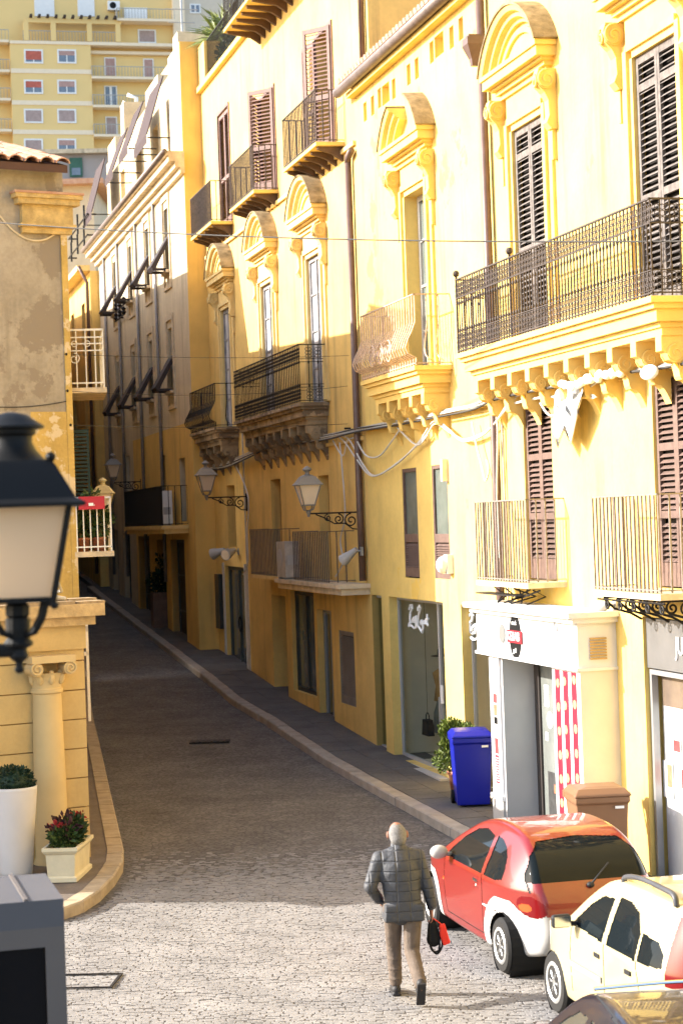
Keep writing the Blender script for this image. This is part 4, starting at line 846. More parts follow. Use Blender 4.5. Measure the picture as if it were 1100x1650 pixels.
for (x, y) in ((317, 10), (318, 55)):
    a, z1 = ap(x - 9, y - 8); b, z0 = ap(x + 9, y + 8); wq = MB().box(a, b, .9, 1.0, z0, z1).obj('window', WHITE_P, AP); MB().box(a + .15, (a + b) / 2 - .08, .86, .9, z0 + .15, z1 - .15).obj('pane', GLS, wq); MB().box((a + b) / 2 + .08, b - .15, .86, .9, z0 + .15, z1 - .15).obj('pane', GLS, wq)
acx, acz = ap(185, 6); ac = MB().box(acx - .6, acx + .6, .6, 1.2, acz - .45, acz + .45).obj('air_conditioner', WHITE_P, AP); MB().lathe([(.33, .58), (.33, .6)], 14, (acx - .1, 0, acz), 1).obj('fan_grille', BLACK, ac)
# grey house below it
H2o = at(85, 310, 118); H2 = thing('grey_rooftop_house', 'small grey house with green window between the roofs', 'building', (H2o.x, 118, 8), R(5))
def h2(x, y): p = at(x, y, 118); return p.x - H2o.x, p.z - 8
x0, zt2 = h2(60, 250); x1 = h2(170, 250)[0]; MB().box(x0 - 4, x1 + 3, 0, 6, -8, zt2).obj('wall', mat('mauve_grey_wall', (.36, .31, .28), .9, var=.08, scale=.4), H2); MB().box(x0 - 4, x1 + 3, -.4, 6, zt2, zt2 + .25).obj('roof_slab', STONE_P, H2)
a, c1_ = h2(113, 285); b, d1_ = h2(133, 270); wq = MB().box(a, b, -.1, 0, c1_, d1_ + .6).obj('window', mat('green_frame', (.05, .13, .09), .6), H2); MB().box(a + .12, b - .12, -.13, -.1, c1_ + .1, d1_).obj('pane', GLS, wq)
za = h2(100, 297)[1]; MB().box(x0 - 2, x1 - 1, -1.5, 0, za - .2, za).obj('balcony', GREYD, H2)
H3o = at(60, 330, 80); H3 = thing('cream_roof_house', 'pale cream house with low tiled eave behind the tall building', 'building', (H3o.x - 6, 84, 6), R(0))
zt3 = at(120, 300, 84).z - 6; xe = at(150, 300, 84).x - (H3o.x - 6); MB().box(-4, xe, 0, 8, -6, zt3).obj('wall', mat('cream_wall', (.60, .49, .34), .9, var=.1), H3); MB().box(-4, xe + .5, -.6, 8.2, zt3, zt3 + .22).obj('eave', TILE, H3)
# ================================================================== snack shop front built out from the palazzo
K = fthing('snack_shop_front', 'white kebab snack shop front with striped menu panel under small balcony', 'shop front', -5.5, 0, 0)
fb = MB(); fb.box(-7.55, -3.45, 0, .52, 2.64, 3.2); fb.box(-7.62, -3.38, 0, .60, 3.2, 3.27); fb.box(-7.68, -3.32, 0, .68, 3.27, 3.34); fb.box(-7.58, -3.42, 0, .55, 2.60, 2.64); fb.obj('fascia', WHITE, K)
MB().box(-7.55, -7.48, 0, .5, .1, 2.6).obj('side_wall', mat('cream_side_panel', (.74, .68, .56), .8, var=.06), K)
MB().box(-4.22, -3.78, 0, .46, .62, 2.6).box(-4.26, -3.74, 0, .49, .55, .62).obj('left_pillar', WHITE, K); MB().box(-4.24, -3.76, 0, .47, .05, .55).obj('pillar_plinth', MARBLE, K)
MB().box(-4.32, -4.26, -.1, .44, .1, 2.59).obj('grey_side_panel', mat('grey_laminate', (.50, .48, .46), .5, var=.08, scale=1.2), K); MB().box(-6.41, -4.33, -.1, .44, .06, .1).obj('threshold', MARBLE, K)
MB().box(-4.52, -4.33, -.08, -.02, .1, 2.58).obj('dark_door_frame', mat('dark_brown_frame', (.05, .04, .035), .5), K)
MB().box(-6.40, -4.52, -.08, -.05, .1, 2.58).obj('glass_door', mat('grey_green_glass', (.20, .21, .19), .12, var=.2, spec=.5), K)
for (z0, z1, x0, x1) in ((1.9, 2.2, -4.84, -4.66), (1.42, 1.54, -4.76, -4.66)): MB().box(x0, x1, -.05, -.044, z0, z1).obj('sticker', WHITE_P, K)
MB().lathe([(.12, -.05), (.12, -.044)], 16, (-4.86, 0, 1.72), 1).obj('round_sticker', mat('mint_sticker', (.55, .72, .66), .5), K)
MB().box(-5.3, -4.7, -.049, -.044, .25, 1.0).obj('door_poster', mat('dark_poster', (.06, .058, .055), .5, var=.4, scale=9), K); MB().box(-5.2, -4.95, -.043, -.04, .72, .84).obj('poster_print', mat('orange_print', (.55, .16, .08), .6), K)
mp = MB().box(-7.46, -6.42, .42, .46, .62, 2.6).obj('menu_panel', WHITE, K)
MENR = mat('menu_red', (.30, .012, .03), .6, var=.1); MENC = mat('menu_cream', (.55, .34, .16), .7, var=.35, scale=30)
for k, x in enumerate((-6.62, -6.92, -7.22)):
    MB().box(x - .09, x + .09, .46, .464, .66, 2.56).obj('red_stripe', MENR, mp)
    for j in range(6): MB().lathe([(.055, .464), (.06, .468)], 12, (x + (.03 if k % 2 else -.02), 0, .84 + .31 * j + .04 * k), 1).obj('burger_print', MENC, mp)
MB().box(-7.47, -6.43, .464, .468, .60, .66).obj('menu_foot', BLACK, mp)
pl = MB().box(-4.14, -3.9, .46, .464, .75, 2.5).obj('pillar_poster', POST_W, K)
for (a, b, m_) in ((.78, 1.18, MENR), (1.2, 1.42, POST_R), (1.62, 1.72, BLACK), (1.74, 1.9, MATS['poster_orange']), (1.92, 2.05, POST_R), (2.3, 2.4, GREYD)): MB().box(-4.10, -3.94, .464, .467, a, b).obj('print', m_, pl)
for i in range(10): MB().box(-4.09, -3.95, .467, .469, .81 + i * .036, .822 + i * .036).obj('print_line', POST_W, pl)
# oval sign, speaker hole, little grille lines
def oval(par, s, z, o, rx, rz_, m, tilt=0, name='oval_sign', th=.012):
    pts = [(s + rx * math.cos(a) * math.cos(tilt) - rz_ * math.sin(a) * math.sin(tilt), z + rx * math.cos(a) * math.sin(tilt) + rz_ * math.sin(a) * math.cos(tilt)) for a in np.linspace(0, 2 * math.pi, 24, endpoint=False)]
    return MB().ext(pts, 1, o, o + th).obj(name, m, par)
sx, sz = F(829, 1026, .53); ov = oval(K, sx, sz, .52, .24, .30, BLACK)
MB().box(sx - .30, sx + .30, .532, .545, sz - .085, sz + .085).obj('red_band', mat('sign_red', (.36, .02, .03), .5), ov); text('KEBAB', ov, (sx, .549, sz), .17, WHITE_P, name='kebab_lettering')
text('snack', ov, (sx, .536, sz + .19), .09, WHITE_P, name='small_lettering'); text('grill', ov, (sx, .536, sz - .19), .09, WHITE_P, name='small_lettering')
sx2, sz2 = F(808, 1021, .53); oval(K, sx2, sz2, .521, .13, .13, mat('dull_grey_disc', (.16, .16, .15), .6), 0, 'round_vent')
for i in range(12): MB().box(-7.2, -6.35, .52, .524, 2.72 + i * .026, 2.728 + i * .026).obj('louvre_line', mat('louvre_grey', (.50, .50, .50), .5), K)
sq_ = MB(); s3, z3 = F(895, 1010, .53); spiral(sq_, (s3, .53, z3), .08, 1.2, .01, 1); sq_.obj('little_emblem', GREYD, K)
for i in range(8): MB().box(-7.575, -7.55, .14, .36, 2.74 + i * .036, 2.76 + i * .036).obj('vent_slat', mat('ochre_vent', (.50, .33, .12), .7), K)
# scrap bracket and wires between shop front and balcony
sk = MB()
for i in range(9): a = -5.7 + rng.random() * 1.9; sk.tube([(a, .1 + .4 * rng.random(), 3.36), (a + rng.normal(0, .15), .3 * rng.random() + .1, 3.45), (a + rng.normal(0, .4), .3, 3.55)], .012, 4)
sk.box(-5.2, -3.4, .3, .5, 3.46, 3.48); sk.obj('iron_scrap_bracket', IRON, K)
def floodlight(label, s, o, z, aim=(.2, .8, -.55), sc_=1.0, group=None):
    t = fthing('floodlight', label, 'floodlight', s, o, z, group); a = Vector(aim).normalized(); p = Vector((s, o, z))
    b = MB(); p1 = p + Vector((0, .12, .02)); b.tube([p, p1], .02, 6); b.box(s - .06, s + .06, o - .02, o + .02, z - .08, z + .08); b.obj('arm', GREYM, t)
    h = MB(); h.tube([p1 - a * .04, p1 + a * .12, p1 + a * .26, p1 + a * .34], [.05 * sc_, .075 * sc_, .11 * sc_, .12 * sc_], 14); auto_smooth(h.obj('lamp_head', mat('grey_white_lamp', (.40, .39, .38), .5), t)); MB().tube([p1 + a * .342, p1 + a * .348], .10 * sc_, 14).obj('lens', FROST, t); return t
s_, z_ = F(985, 972, .05); floodlight('white floodlight on the wall beside the snack shop fascia', s_, .0, 3.4, (.55, .6, -.55), .9)
floodlight('grey cylindrical floodlight fixed low on the brown downpipe', 4.62, .12, 4.0, (.6, .5, -.5), .95)
for k in range(2): floodlight(('left grey floodlight above the dark double door', 'right grey floodlight above the dark double door')[k], 18.6 - 1.4 * k, 0, 3.9, (.6 - 1.2 * k, .7, -.25), 1.2, 'pair of floodlights over the double door')
# ================================================================== wall lamps
def lantern(par, c, h, mr, mg, q=1.0):
    """four-sided lantern, tip at c, height h"""
    x, y, z = c; k = h / .92; r2 = 1.414 * k * q
    fr = MB(); gl = MB()
    fr.lathe([(.02 * k, 0), (.035 * k, .06 * k), (.05 * k, .09 * k), (.03 * k, .12 * k)], 10, c)
    for sx_ in (-1, 1):
        for sy_ in (-1, 1):
            fr.tube([(x, y, z + .11 * k), (x + sx_ * .07 * k, y + sy_ * .07 * k, z + .13 * k), (x + sx_ * .10 * k * q, y + sy_ * .10 * k * q, z + .22 * k), (x + sx_ * .195 * k * q, y + sy_ * .195 * k * q, z + .57 * k)], .013 * k, 5)
    fr.lathe([(.11 * r2, .20 * k), (.115 * r2, .225 * k)], 4, c); fo = fr.obj('frame', mr, par)
    gl.lathe([(.10 * r2, .226 * k), (.188 * r2, .57 * k)], 4, c); gl.obj('glass', mg, par)
    rf_ = MB(); rf_.lathe([(.235 * r2, .57 * k), (.235 * r2, .585 * k), (.20 * r2, .62 * k), (.13 * r2, .72 * k), (.06 * r2, .76 * k)], 4, c); rf_.lathe([(.055 * k, .75 * k), (.04 * k, .79 * k), (.045 * k, .82 * k), (.085 * k, .84 * k), (.085 * k, .865 * k), (.045 * k, .90 * k), (.01 * k, .92 * k)], 12, c); rf_.obj('roof', mr, par)
def wall_lamp(label, s, z, arm, o0=0.0, h=.92, mr=LAMPG):
    t = fthing('wall_lamp', label, 'street lamp', s, o0, z, 'lantern lamps bracketed from the house walls'); a = MB()
    a.box(s - .02, s + .02, o0, o0 + arm, z - .015, z + .015); a.box(s - .04, s + .04, o0, o0 + .03, z - .35, z + .08)
    spiral(a, (s, o0 + .18, z - .15), .13, 1.6, .014, 0); spiral(a, (s, o0 + .42, z - .12), .10, 1.6, .013, 0, -1); spiral(a, (s, o0 + .62, z - .09), .07, 1.5, .011, 0); a.tube([(s, o0 + .02, z - .32), (s, o0 + .15, z - .31), (s, o0 + .3, z - .2), (s, o0 + .5, z - .2), (s, o0 + .7, z - .08), (s, o0 + .85, z - .02)], .013, 5)
    a.obj('scroll_arm', IRON, t); lantern(t, (s, o0 + arm, z - .06), h, mr, FROST); return t
def solve_o(x, y, s, lo=0.0, hi=3.0):
    for _ in range(40):
        mid_ = (lo + hi) / 2
        if F(x, y, mid_)[0] > s: lo = mid_
        else: hi = mid_
    return lo
for (mx_, my_, lx_, o0, lab) in ((580, 825, 497, 0, 'grey lantern lamp on scrolled bracket beside the brown downpipe'), (398, 800, 333, 0, 'grey lantern lamp on scrolled bracket over the dark double door'), (228, 776, 183, .5, 'small dark lantern lamp on the far cream townhouse')):
    s_, z_ = F(mx_, my_, o0); wall_lamp(lab, s_, z_, solve_o(lx_, my_, s_) - o0, o0, .95)
t4 = thing('wall_lamp', 'pale cream lantern lamp behind the lower white balcony', 'street lamp', at(168, 838, 36.5), 0, 'lantern lamps bracketed from the house walls')
lantern(t4, (0, 0, 0), .78, mat('cream_lamp_paint', (.52, .45, .28), .5), FROST); MB().tube([(0, 0, .02), (-.66, .1, .02)], .018, 6).obj('arm', IRON, t4)
FROST_T = bpy.data.materials.new('translucent_frosted_glass'); FROST_T.use_nodes = True; nt = FROST_T.node_tree
df_ = nt.nodes.new('ShaderNodeBsdfDiffuse'); tl_ = nt.nodes.new('ShaderNodeBsdfTranslucent'); mx_ = nt.nodes.new('ShaderNodeMixShader'); df_.inputs[0].default_value = (.74, .60, .43, 1); tl_.inputs[0].default_value = (.74, .62, .47, 1); mx_.inputs[0].default_value = .5
nt.links.new(df_.outputs[0], mx_.inputs[1]); nt.links.new(tl_.outputs[0], mx_.inputs[2]); nt.links.new(mx_.outputs[0], nt.nodes['Material Output'].inputs[0])
# foreground lantern on its own arm
fl = at(32, 1085, 7.2); FL = thing('foreground_lantern', 'big black lantern lamp with frosted glass close to the camera', 'street lamp', (fl.x - 1.35 * math.cos(R(11)), 7.2 - 1.35 * math.sin(R(11)), 0), R(11))
lx = 1.35; c = (lx, 0, fl.z); z = fl.z
fr = MB(); fr.lathe([(.004, 0), (.012, .004), (.016, .014), (.012, .026), (.012, .04), (.028, .055), (.032, .062), (.03, .07), (.026, .09), (.045, .10), (.048, .11), (.036, .13), (.04, .16), (.04, .20)], 14, c); fr.lathe([(.03, .20), (.04, .21), (.04, .245), (.03, .255)], 8, c)
for sx_ in (-1, 1):
    for sy_ in (-1, 1):
        fr.tube([(lx + sx_ * .02, sy_ * .02, z + .135), (lx + sx_ * .05, sy_ * .05, z + .15), (lx + sx_ * .075, sy_ * .075, z + .2), (lx + sx_ * .085, sy_ * .085, z + .245), (lx + sx_ * .108, sy_ * .108, z + .262)], .011, 6)
        fr.tube([(lx + sx_ * .108, sy_ * .108, z + .255), (lx + sx_ * .165, sy_ * .165, z + .60)], .011, 6); fr.ball((lx + sx_ * .112, sy_ * .112, z + .245), .014, 8, 6)
fr.lathe([(.155, .258), (.158, .275)], 4, c); fr.tube([(lx, 0, z + .085), (0, 0, z + .085)], .026, 10); fr.obj('frame', BLACK, FL)
gq = MB(); gq.lathe([(.143, .276), (.222, .60)], 4, c); gq.obj('glass', FROST_T, FL)
rq = MB(); rq.lathe([(.300, .598), (.302, .61), (.262, .628), (.255, .64), (.18, .75), (.165, .765)], 4, c); auto_smooth(rq.obj('roof', BLACK, FL), 20)
r3 = MB(); r3.lathe([(.12, .762), (.10, .775), (.075, .81), (.065, .835), (.066, .855), (.078, .865), (.08, .88), (.105, .885), (.105, .892), (.075, .915), (.05, .935), (.01, .945)], 20, c); auto_smooth(r3.obj('finial', BLACK, FL)); MB().ball((lx + .115, -.115, z + .775), .018, 8, 6).obj('roof_screw', BLACK, FL)
ps = MB(); ps.lathe([(.16, 0), (.16, .3), (.09, .4), (.07, 2.0), (.055, fl.z + .3), (.07, fl.z + .32), (.02, fl.z + .4)], 14); auto_smooth(ps.obj('post', BLACK, FL))
FL.scale = (1.14, 1.14, 1.0); FL.location = Vector((fl.x, 7.2, 0)) - (Matrix.Rotation(R(11), 3, 'Z') @ Vector((1.35 * 1.14, 0, 0)))
# grey booth at the lower left edge
bt = thing('glass_booth', 'grey metal booth with dark glass at the lower left edge', 'booth', (at(103, 1460, 10.2).x, 10.2, 0), R(15))
GRB = mat('taupe_metal_frame', (.105, .088, .078), .6, metal=.0, var=.06, spec=.4)
z1 = at(100, 1448, 10.2).z
q = MB(); q.box(-.86, 0, 0, .8, z1 - .14, z1); q.obj('roof', mat('blue_grey_roof', (.085, .081, .085), .6, metal=.0, var=.05), bt); MB().box(-.20, -.18, 0, .8, z1, z1 + .012).obj('roof_seam', MATS['taupe_metal_frame'], bt)
for (x0, x1, y0, y1) in ((-.10, 0, 0, .1), (-.86, -.76, 0, .1), (-.10, 0, .7, .8), (-.86, -.76, .7, .8)): MB().box(x0, x1, y0, y1, 0, z1 - .14).obj('post', GRB, bt)
MB().box(-.76, -.10, .0, .06, z1 - .24, z1 - .14).obj('rail', GRB, bt); MB().box(-.76, -.10, 0, .06, .1, .3).obj('rail', GRB, bt); MB().box(-.1 + .02, -.02, .1, .7, .1, .3).obj('rail', GRB, bt)
MB().box(-.76, -.10, .02, .03, .3, z1 - .24).obj('front_pane', mat('black_booth_glass', (.006, .006, .007), .12, var=0, spec=.12), bt); MB().box(-.06, -.05, .1, .7, .3, z1 - .14).obj('side_pane', MATS['black_booth_glass'], bt); MB().box(-.76, -.1, .74, .75, .1, z1 - .14).obj('rear_panel', DARK, bt); MB().box(-.40, -.36, .0, .05, .3, z1 - .24).obj('mullion', GRB, bt)
bv = bt.children[0].modifiers.new('bevel', 'BEVEL'); bv.width = .03; bv.segments = 3
# ================================================================== bins
def wheelie_bin(label, loc, rz, m, md, w_=.58, d_=.70, h=1.02, group=None):
    t = thing('wheelie_bin', label, 'waste bin', loc, rz, group)
    def ring_(w2, d2, z, y0=0): return [(-w2 / 2, y0 - d2 / 2, z), (w2 / 2, y0 - d2 / 2, z), (w2 / 2, y0 + d2 / 2, z), (-w2 / 2, y0 + d2 / 2, z)]
    b = MB(); L = [ring_(w_ * .80, d_ * .70, .03), ring_(w_ * .82, d_ * .72, .1), ring_(w_ * .95, d_ * .9, h - .12), ring_(w_, d_, h - .1), ring_(w_, d_, h - .03)]
    vs = [p for l in L for p in l]; fs = [(3, 2, 1, 0), (16, 17, 18, 19)]
    for i in range(4):
        for k in range(4): fs.append((4 * i + k, 4 * i + (k + 1) % 4, 4 * i + 4 + (k + 1) % 4, 4 * i + 4 + k))
    b.add(vs, fs); bo = b.obj('body', m, t); bv = bo.modifiers.new('bevel', 'BEVEL'); bv.width = .03; bv.segments = 3
    l = MB(); l.add(ring_(w_ * 1.04, d_ * 1.02, h - .03, -.01) + ring_(w_ * 1.04, d_ * 1.02, h + .0, -.01) + ring_(w_ * .86, d_ * .8, h + .065) + ring_(w_ * .5, d_ * .5, h + .08), [(3, 2, 1, 0), (12, 13, 14, 15)] + [(4 * i + k, 4 * i + (k + 1) % 4, 4 * i + 4 + (k + 1) % 4, 4 * i + 4 + k) for i in range(3) for k in range(4)])
    lo = l.obj('lid', m, t); bv = lo.modifiers.new('bevel', 'BEVEL'); bv.width = .015; bv.segments = 2
    MB().tube([(-w_ / 2, d_ / 2 + .06, h - .06), (w_ / 2, d_ / 2 + .06, h - .06)], .018, 8).box(-w_ / 2, -w_ / 2 + .05, d_ / 2 - .04, d_ / 2 + .07, h - .1, h - .02).box(w_ / 2 - .05, w_ / 2, d_ / 2 - .04, d_ / 2 + .07, h - .1, h - .02).obj('handle', m, t)
    for sg in (-1, 1): MB().lathe([(.10, sg * w_ * .40), (.10, sg * w_ * .40 + sg * .05)], 16, (0, d_ * .36, .10), 0).obj('wheel', BLACK, t)
    MB().box(w_ * .22, w_ * .38, -d_ / 2 - .004, -d_ / 2 + .01, h - .17, h - .14).obj('label_plate', WHITE_P, t); return t
p = Vector((1.80, 29.75, 0)); p.z = zw(p.x, p.y) + .152; wheelie_bin('deep blue wheelie bin beside the white snack shop', p, R(2), mat('blue_bin_plastic', (.002, .008, .27), .35, var=.05, spec=.45), BLACK, .60, .70, 1.06, 'wheelie bins on the pavement')
p = W(-8.45, .68, zr(-8.45) + .152); wheelie_bin('brown wheelie bin in front of the yellow pier', p, R(6), mat('brown_bin_plastic', (.22, .115, .06), .4, var=.08, spec=.4), BLACK, .66, .66, 1.06, 'wheelie bins on the pavement')
# ================================================================== plants
bp = thing('bushy_shrub', 'bushy bright green shrub in pot behind the blue bin', 'shrub', W(-1.72, .30, zr(-1.7) + .15), 0); MB().lathe([(.16, 0), (.2, .35), (.22, .35), (.22, .4), (.19, .4)], 14).obj('pot', TERRA, bp, True)
b = MB(); [leaves(b, (rng.normal(0, .17), rng.normal(0, .15), .90 + rng.normal(0, .17)), (.16, .16, .17), 420, .06, rng, 1.1) for _ in range(17)]; leaves(b, (-.15, .1, .55), (.28, .28, .2), 700, .055, rng, .4); b.obj('foliage', LEAF_L, bp); MB().tube([(0, 0, .3), (.02, 0, .8)], .03, 6).obj('stem', WOOD_B, bp)
p = at(27, 1426, 25.3); wp = thing('tapered_pot_topiary', 'clipped green ball in tall white tapered pot by the column', 'potted plant', (p.x, 25.3, zw(p.x, 25.3) + .13), 0)
MB().lathe([(.20, 0), (.215, .1), (.30, 1.12), (.305, 1.16), (.285, 1.16), (.27, 1.10)], 28).obj('pot', mat('matt_white_pot', (.60, .565, .54), .6, var=.05), wp, True)
b = MB(); b.ball((0, 0, 1.2), (.22, .22, .17), 16, 10); leaves(b, (0, 0, 1.21), (.27, .27, .21), 2600, .045, rng, .1); b.obj('foliage', LEAF_D, wp)
pl_ = thing('flower_planter', 'cream stone planter with red and green plants on the corner pavement', 'planter', (-3.62, 25.35, zw(-3.5, 25.3) + .13), R(-4))
PLST = mat('cream_cast_stone', (.62, .55, .38), .8, var=.1, scale=5, bump=.002)
def box_ring(w2, l2, z): return [(-w2, -l2, z), (w2, -l2, z), (w2, l2, z), (-w2, l2, z)]
L = [box_ring(.20, .50, 0), box_ring(.20, .50, .05), box_ring(.17, .47, .07), box_ring(.185, .485, .34), box_ring(.205, .505, .36), box_ring(.225, .525, .39), box_ring(.225, .525, .43), box_ring(.19, .49, .43), box_ring(.19, .49, .37)]
b = MB(); b.add([p for l in L for p in l], [(3, 2, 1, 0), (32, 33, 34, 35)] + [(4 * i + k, 4 * i + (k + 1) % 4, 4 * i + 4 + (k + 1) % 4, 4 * i + 4 + k) for i in range(8) for k in range(4)]); b.obj('trough', PLST, pl_)
b = MB(); leaves(b, (0, .0, .52), (.2, .5, .15), 900, .08, rng, .5); leaves(b, (.05, .1, .62), (.14, .3, .12), 260, .08, rng, .8); b.obj('foliage', LEAF, pl_)
b = MB(); leaves(b, (0, .0, .62), (.22, .5, .15), 150, .08, rng, .6); b.obj('dark_foliage', mat('purple_leaf', (.06, .018, .02), .6, var=.2, island=.3), pl_)
RED = mat('red_petal', (.40, .02, .02), .6, var=.2, island=.4); b = MB()
for (x, y, z_) in ((-.10, -.3, .68), (-.04, -.25, .66), (.08, .2, .72), (.12, .3, .72)): leaves(MB(), (x, y, z_), (.06, .06, .035), 26, .05, rng, .3).obj('red_flower', RED, pl_)
sY, zY = F(347, 75, -.35); yu = fthing('yucca_plant', 'spiky sunlit yucca on the ochre palazzo roof terrace', 'plant', sY, -.5, 15.96); MB().lathe([(.18, 0), (.24, .4), (.22, .42)], 12, (sY, -.5, 15.96)).obj('pot', TERRA, yu, True)
b = MB(); MB().tube([(sY, -.5, 16.3), (sY + .05, -.45, 17.1)], [.06, .05], 8).obj('trunk', WOOD_G, yu)
for hc in ((0, .05, 1.25), (.3, -.15, 1.55), (-.25, -.3, 1.4)):
    for _ in range(70):
        v = Vector(rng.normal(size=3)); v.z = abs(v.z) * .7 + rng.normal(0, .35); v.normalize(); c0 = Vector((sY, -.5, 15.96)) + Vector(hc); L_ = .65 + rng.random() * .35; sd = v.orthogonal().normalized() * .028; dr = Vector((0, 0, -.18 * L_))
        b.add([c0 + sd, c0 - sd, c0 + v * L_ * .6 - sd + dr * .3, c0 + v * L_ + dr, c0 + v * L_ * .6 + sd + dr * .3], [(0, 1, 2, 3, 4)])
b.obj('foliage', mat('yucca_leaf', (.22, .26, .06), .5, var=.3, island=.4), yu)
for k in range(4):
    sP = 18.6 - k * 1.7; tp = fthing('terrace_pot_plant', 'low leafy pot plant number on terrace', 'potted plant', sP, -.35, 15.96, 'small plants along the roof terrace railing'); tp['label'] = ('leafy pot plant at the far end of the roof terrace by the yucca', 'second leafy pot plant from the yucca along the roof terrace', 'third leafy pot plant from the yucca along the roof terrace', 'leafy pot plant nearest the upper balcony on the roof terrace')[k]
    MB().lathe([(.12, 0), (.16, .25), (.14, .26)], 10, (sP, -.35, 15.96)).obj('pot', TERRA, tp, True); leaves(MB(), (sP, -.35, 16.45), (.25, .2, .28), 220, .13, rng).obj('foliage', LEAF, tp)
for (x, y, lab) in ((246, 1000, 'tall square planter with dark shrub far up the pavement'),):
    s_, z_ = F(x, y, .9); tq = fthing('tall_planter', lab, 'planter', s_, .6, zr(s_) + .14); b = MB(); b.ext([(-.25, 0), (.25, 0), (.32, 1.0), (-.32, 1.0)], 1, -.3, .3); b.v = [(v[0] + s_, v[1] + .6, v[2] + zr(s_) + .14) for v in b.v]; b.obj('box', WOOD_B, tq); b = MB(); leaves(b, (s_, .6, zr(s_) + 1.4), (.42, .42, .35), 500, .13, rng); leaves(b, (s_, .6, zr(s_) + 1.95), (.15, .15, .35), 90, .13, rng); b.obj('foliage', LEAF_D, tq)
# ================================================================== air conditioners
def air_con(label, s, o, z, w_=.82, h=.6, m=WHITE_P):
    t = fthing('air_conditioner', label, 'air conditioner', s, o, z); MB().box(s - w_ / 2, s + w_ / 2, o - .15, o + .15, z + .04, z + h).obj('case', m, t); MB().lathe([(.22, o + .151), (.22, o + .16)], 18, (s + .1, 0, z + h / 2 + .02), 1).obj('fan_grille', GREYD, t)
    MB().box(s - w_ / 2 - .006, s - w_ / 2, o - .1, o + .1, z + .3, z + .5).obj('side_cover', GREYD, t); MB().box(s - .3, s - .25, o - .15, o + .15, z, z + .04).box(s + .25, s + .3, o - .15, o + .15, z, z + .04).obj('feet', GREYM, t)
air_con('weathered white air conditioner on the canopy of the ochre palazzo', 9.62, .42, 3.4, .85, .78, mat('dirty_white_case', (.42, .38, .33), .6, var=.25, scale=5)); air_con('white air conditioner on the far dark balcony', 23.3, .5 + .35, 4.6, .9, .95)
# ================================================================== mannequins in the shop window
def mannequin(label, s, o, z, jm, sm):
    t = fthing('mannequin', label, 'mannequin', s, o, z, 'mannequins in the clothes shop'); b = MB(); c = (s, o, z)
    b.lathe([(.12, .95), (.17, 1.0), (.14, 1.15), (.19, 1.35), (.21, 1.45), (.10, 1.52), (.05, 1.56)], 14, c)
    for sg in (-1, 1): b.tube([(s + sg * .2, o, z + 1.45), (s + sg * .26, o + .02, z + 1.2), (s + sg * .24, o + .08, z + .92)], [.065, .06, .05], 8)
    b.obj('jacket', jm, t, True); MB().lathe([(.13, .97), (.2, .75), (.22, .4), (.16, .38)], 14, c).obj('skirt', sm, t, True); hd = MB(); hd.ball((s, o, z + 1.68), (.085, .1, .12), 12, 10); hd.tube([(s, o, z + 1.5), (s, o, z + 1.6)], .045, 8); hd.obj('head', MATS['cream_cast_stone'], t, True)
    MB().lathe([(.22, 1.74), (.22, 1.75), (.11, 1.76), (.10, 1.86), (.02, 1.88)], 18, c).obj('hat', BLACK, t, True); MB().tube([(s, o, z + .4), (s, o, z)], .02, 6).lathe([(.2, 0), (.2, .02)], 16, c).obj('stand', GREYM, t)
for (x, lab, jm) in ((690, 'mannequin in mustard jacket and black hat behind the shop glass', mat('mustard_cloth', (.42, .27, .05), .9)), (716, 'mannequin in tan coat half hidden by the shop pillar', mat('tan_cloth', (.45, .26, .09), .9))):
    s_, z_ = F(x, 1120, -.85); mannequin(lab, s_, -.85, .38, jm, mat('grey_green_cloth', (.14, .15, .13), .9))
hb = fthing('handbag', 'dark handbag hanging low in the clothes shop window', 'handbag', F(688, 1165, -.55)[0], -.55, .72); sH = F(688, 1165, -.55)[0]; MB().ext([(sH - .2, .72), (sH + .2, .72), (sH + .13, 1.0), (sH - .13, 1.0)], 1, -.62, -.5).obj('bag', BLACK, hb); MB().ring((sH, -.56, 1.02), .1, .01, 1, 12, 5).obj('strap', BLACK, hb); MB().tube([(sH, -.56, 1.12), (sH, -.56, 3.2)], .004, 4).obj('hanging_cord', BLACK, hb)
em = bpy.data.materials.new('lit_bulb'); em.use_nodes = True; b_ = em.node_tree.nodes['Principled BSDF']; b_.inputs['Emission Color'].default_value = (1, .8, .45, 1); b_.inputs['Emission Strength'].default_value = 1.2
for k, (x, y) in enumerate(((660, 1114), (660, 1127), (660, 1138))):
    s_, z_ = F(x, y, -1.2); sl_ = fthing('shop_spotlight', ('topmost', 'middle', 'lowest')[k] + ' of three lit round lamps inside the clothes shop', 'lamp', s_, -1.2, z_, 'three lit lamps in the clothes shop'); MB().ball((s_, -1.2, z_), .075, 12, 8).obj('bulb', em, sl_, True); MB().tube([(s_, -1.2, z_), (s_, -2.5, z_)], .015, 6).obj('stem', BLACK, sl_)
    pl0 = bpy.data.lights.new('bulb_light', 'POINT'); pl0.energy = 22; pl0.shadow_soft_size = .09; pl0.color = (1, .85, .62); plo = bpy.data.objects.new('bulb_light', pl0); COL.objects.link(plo); plo.parent = sl_; plo.location = (0, .16, 0)
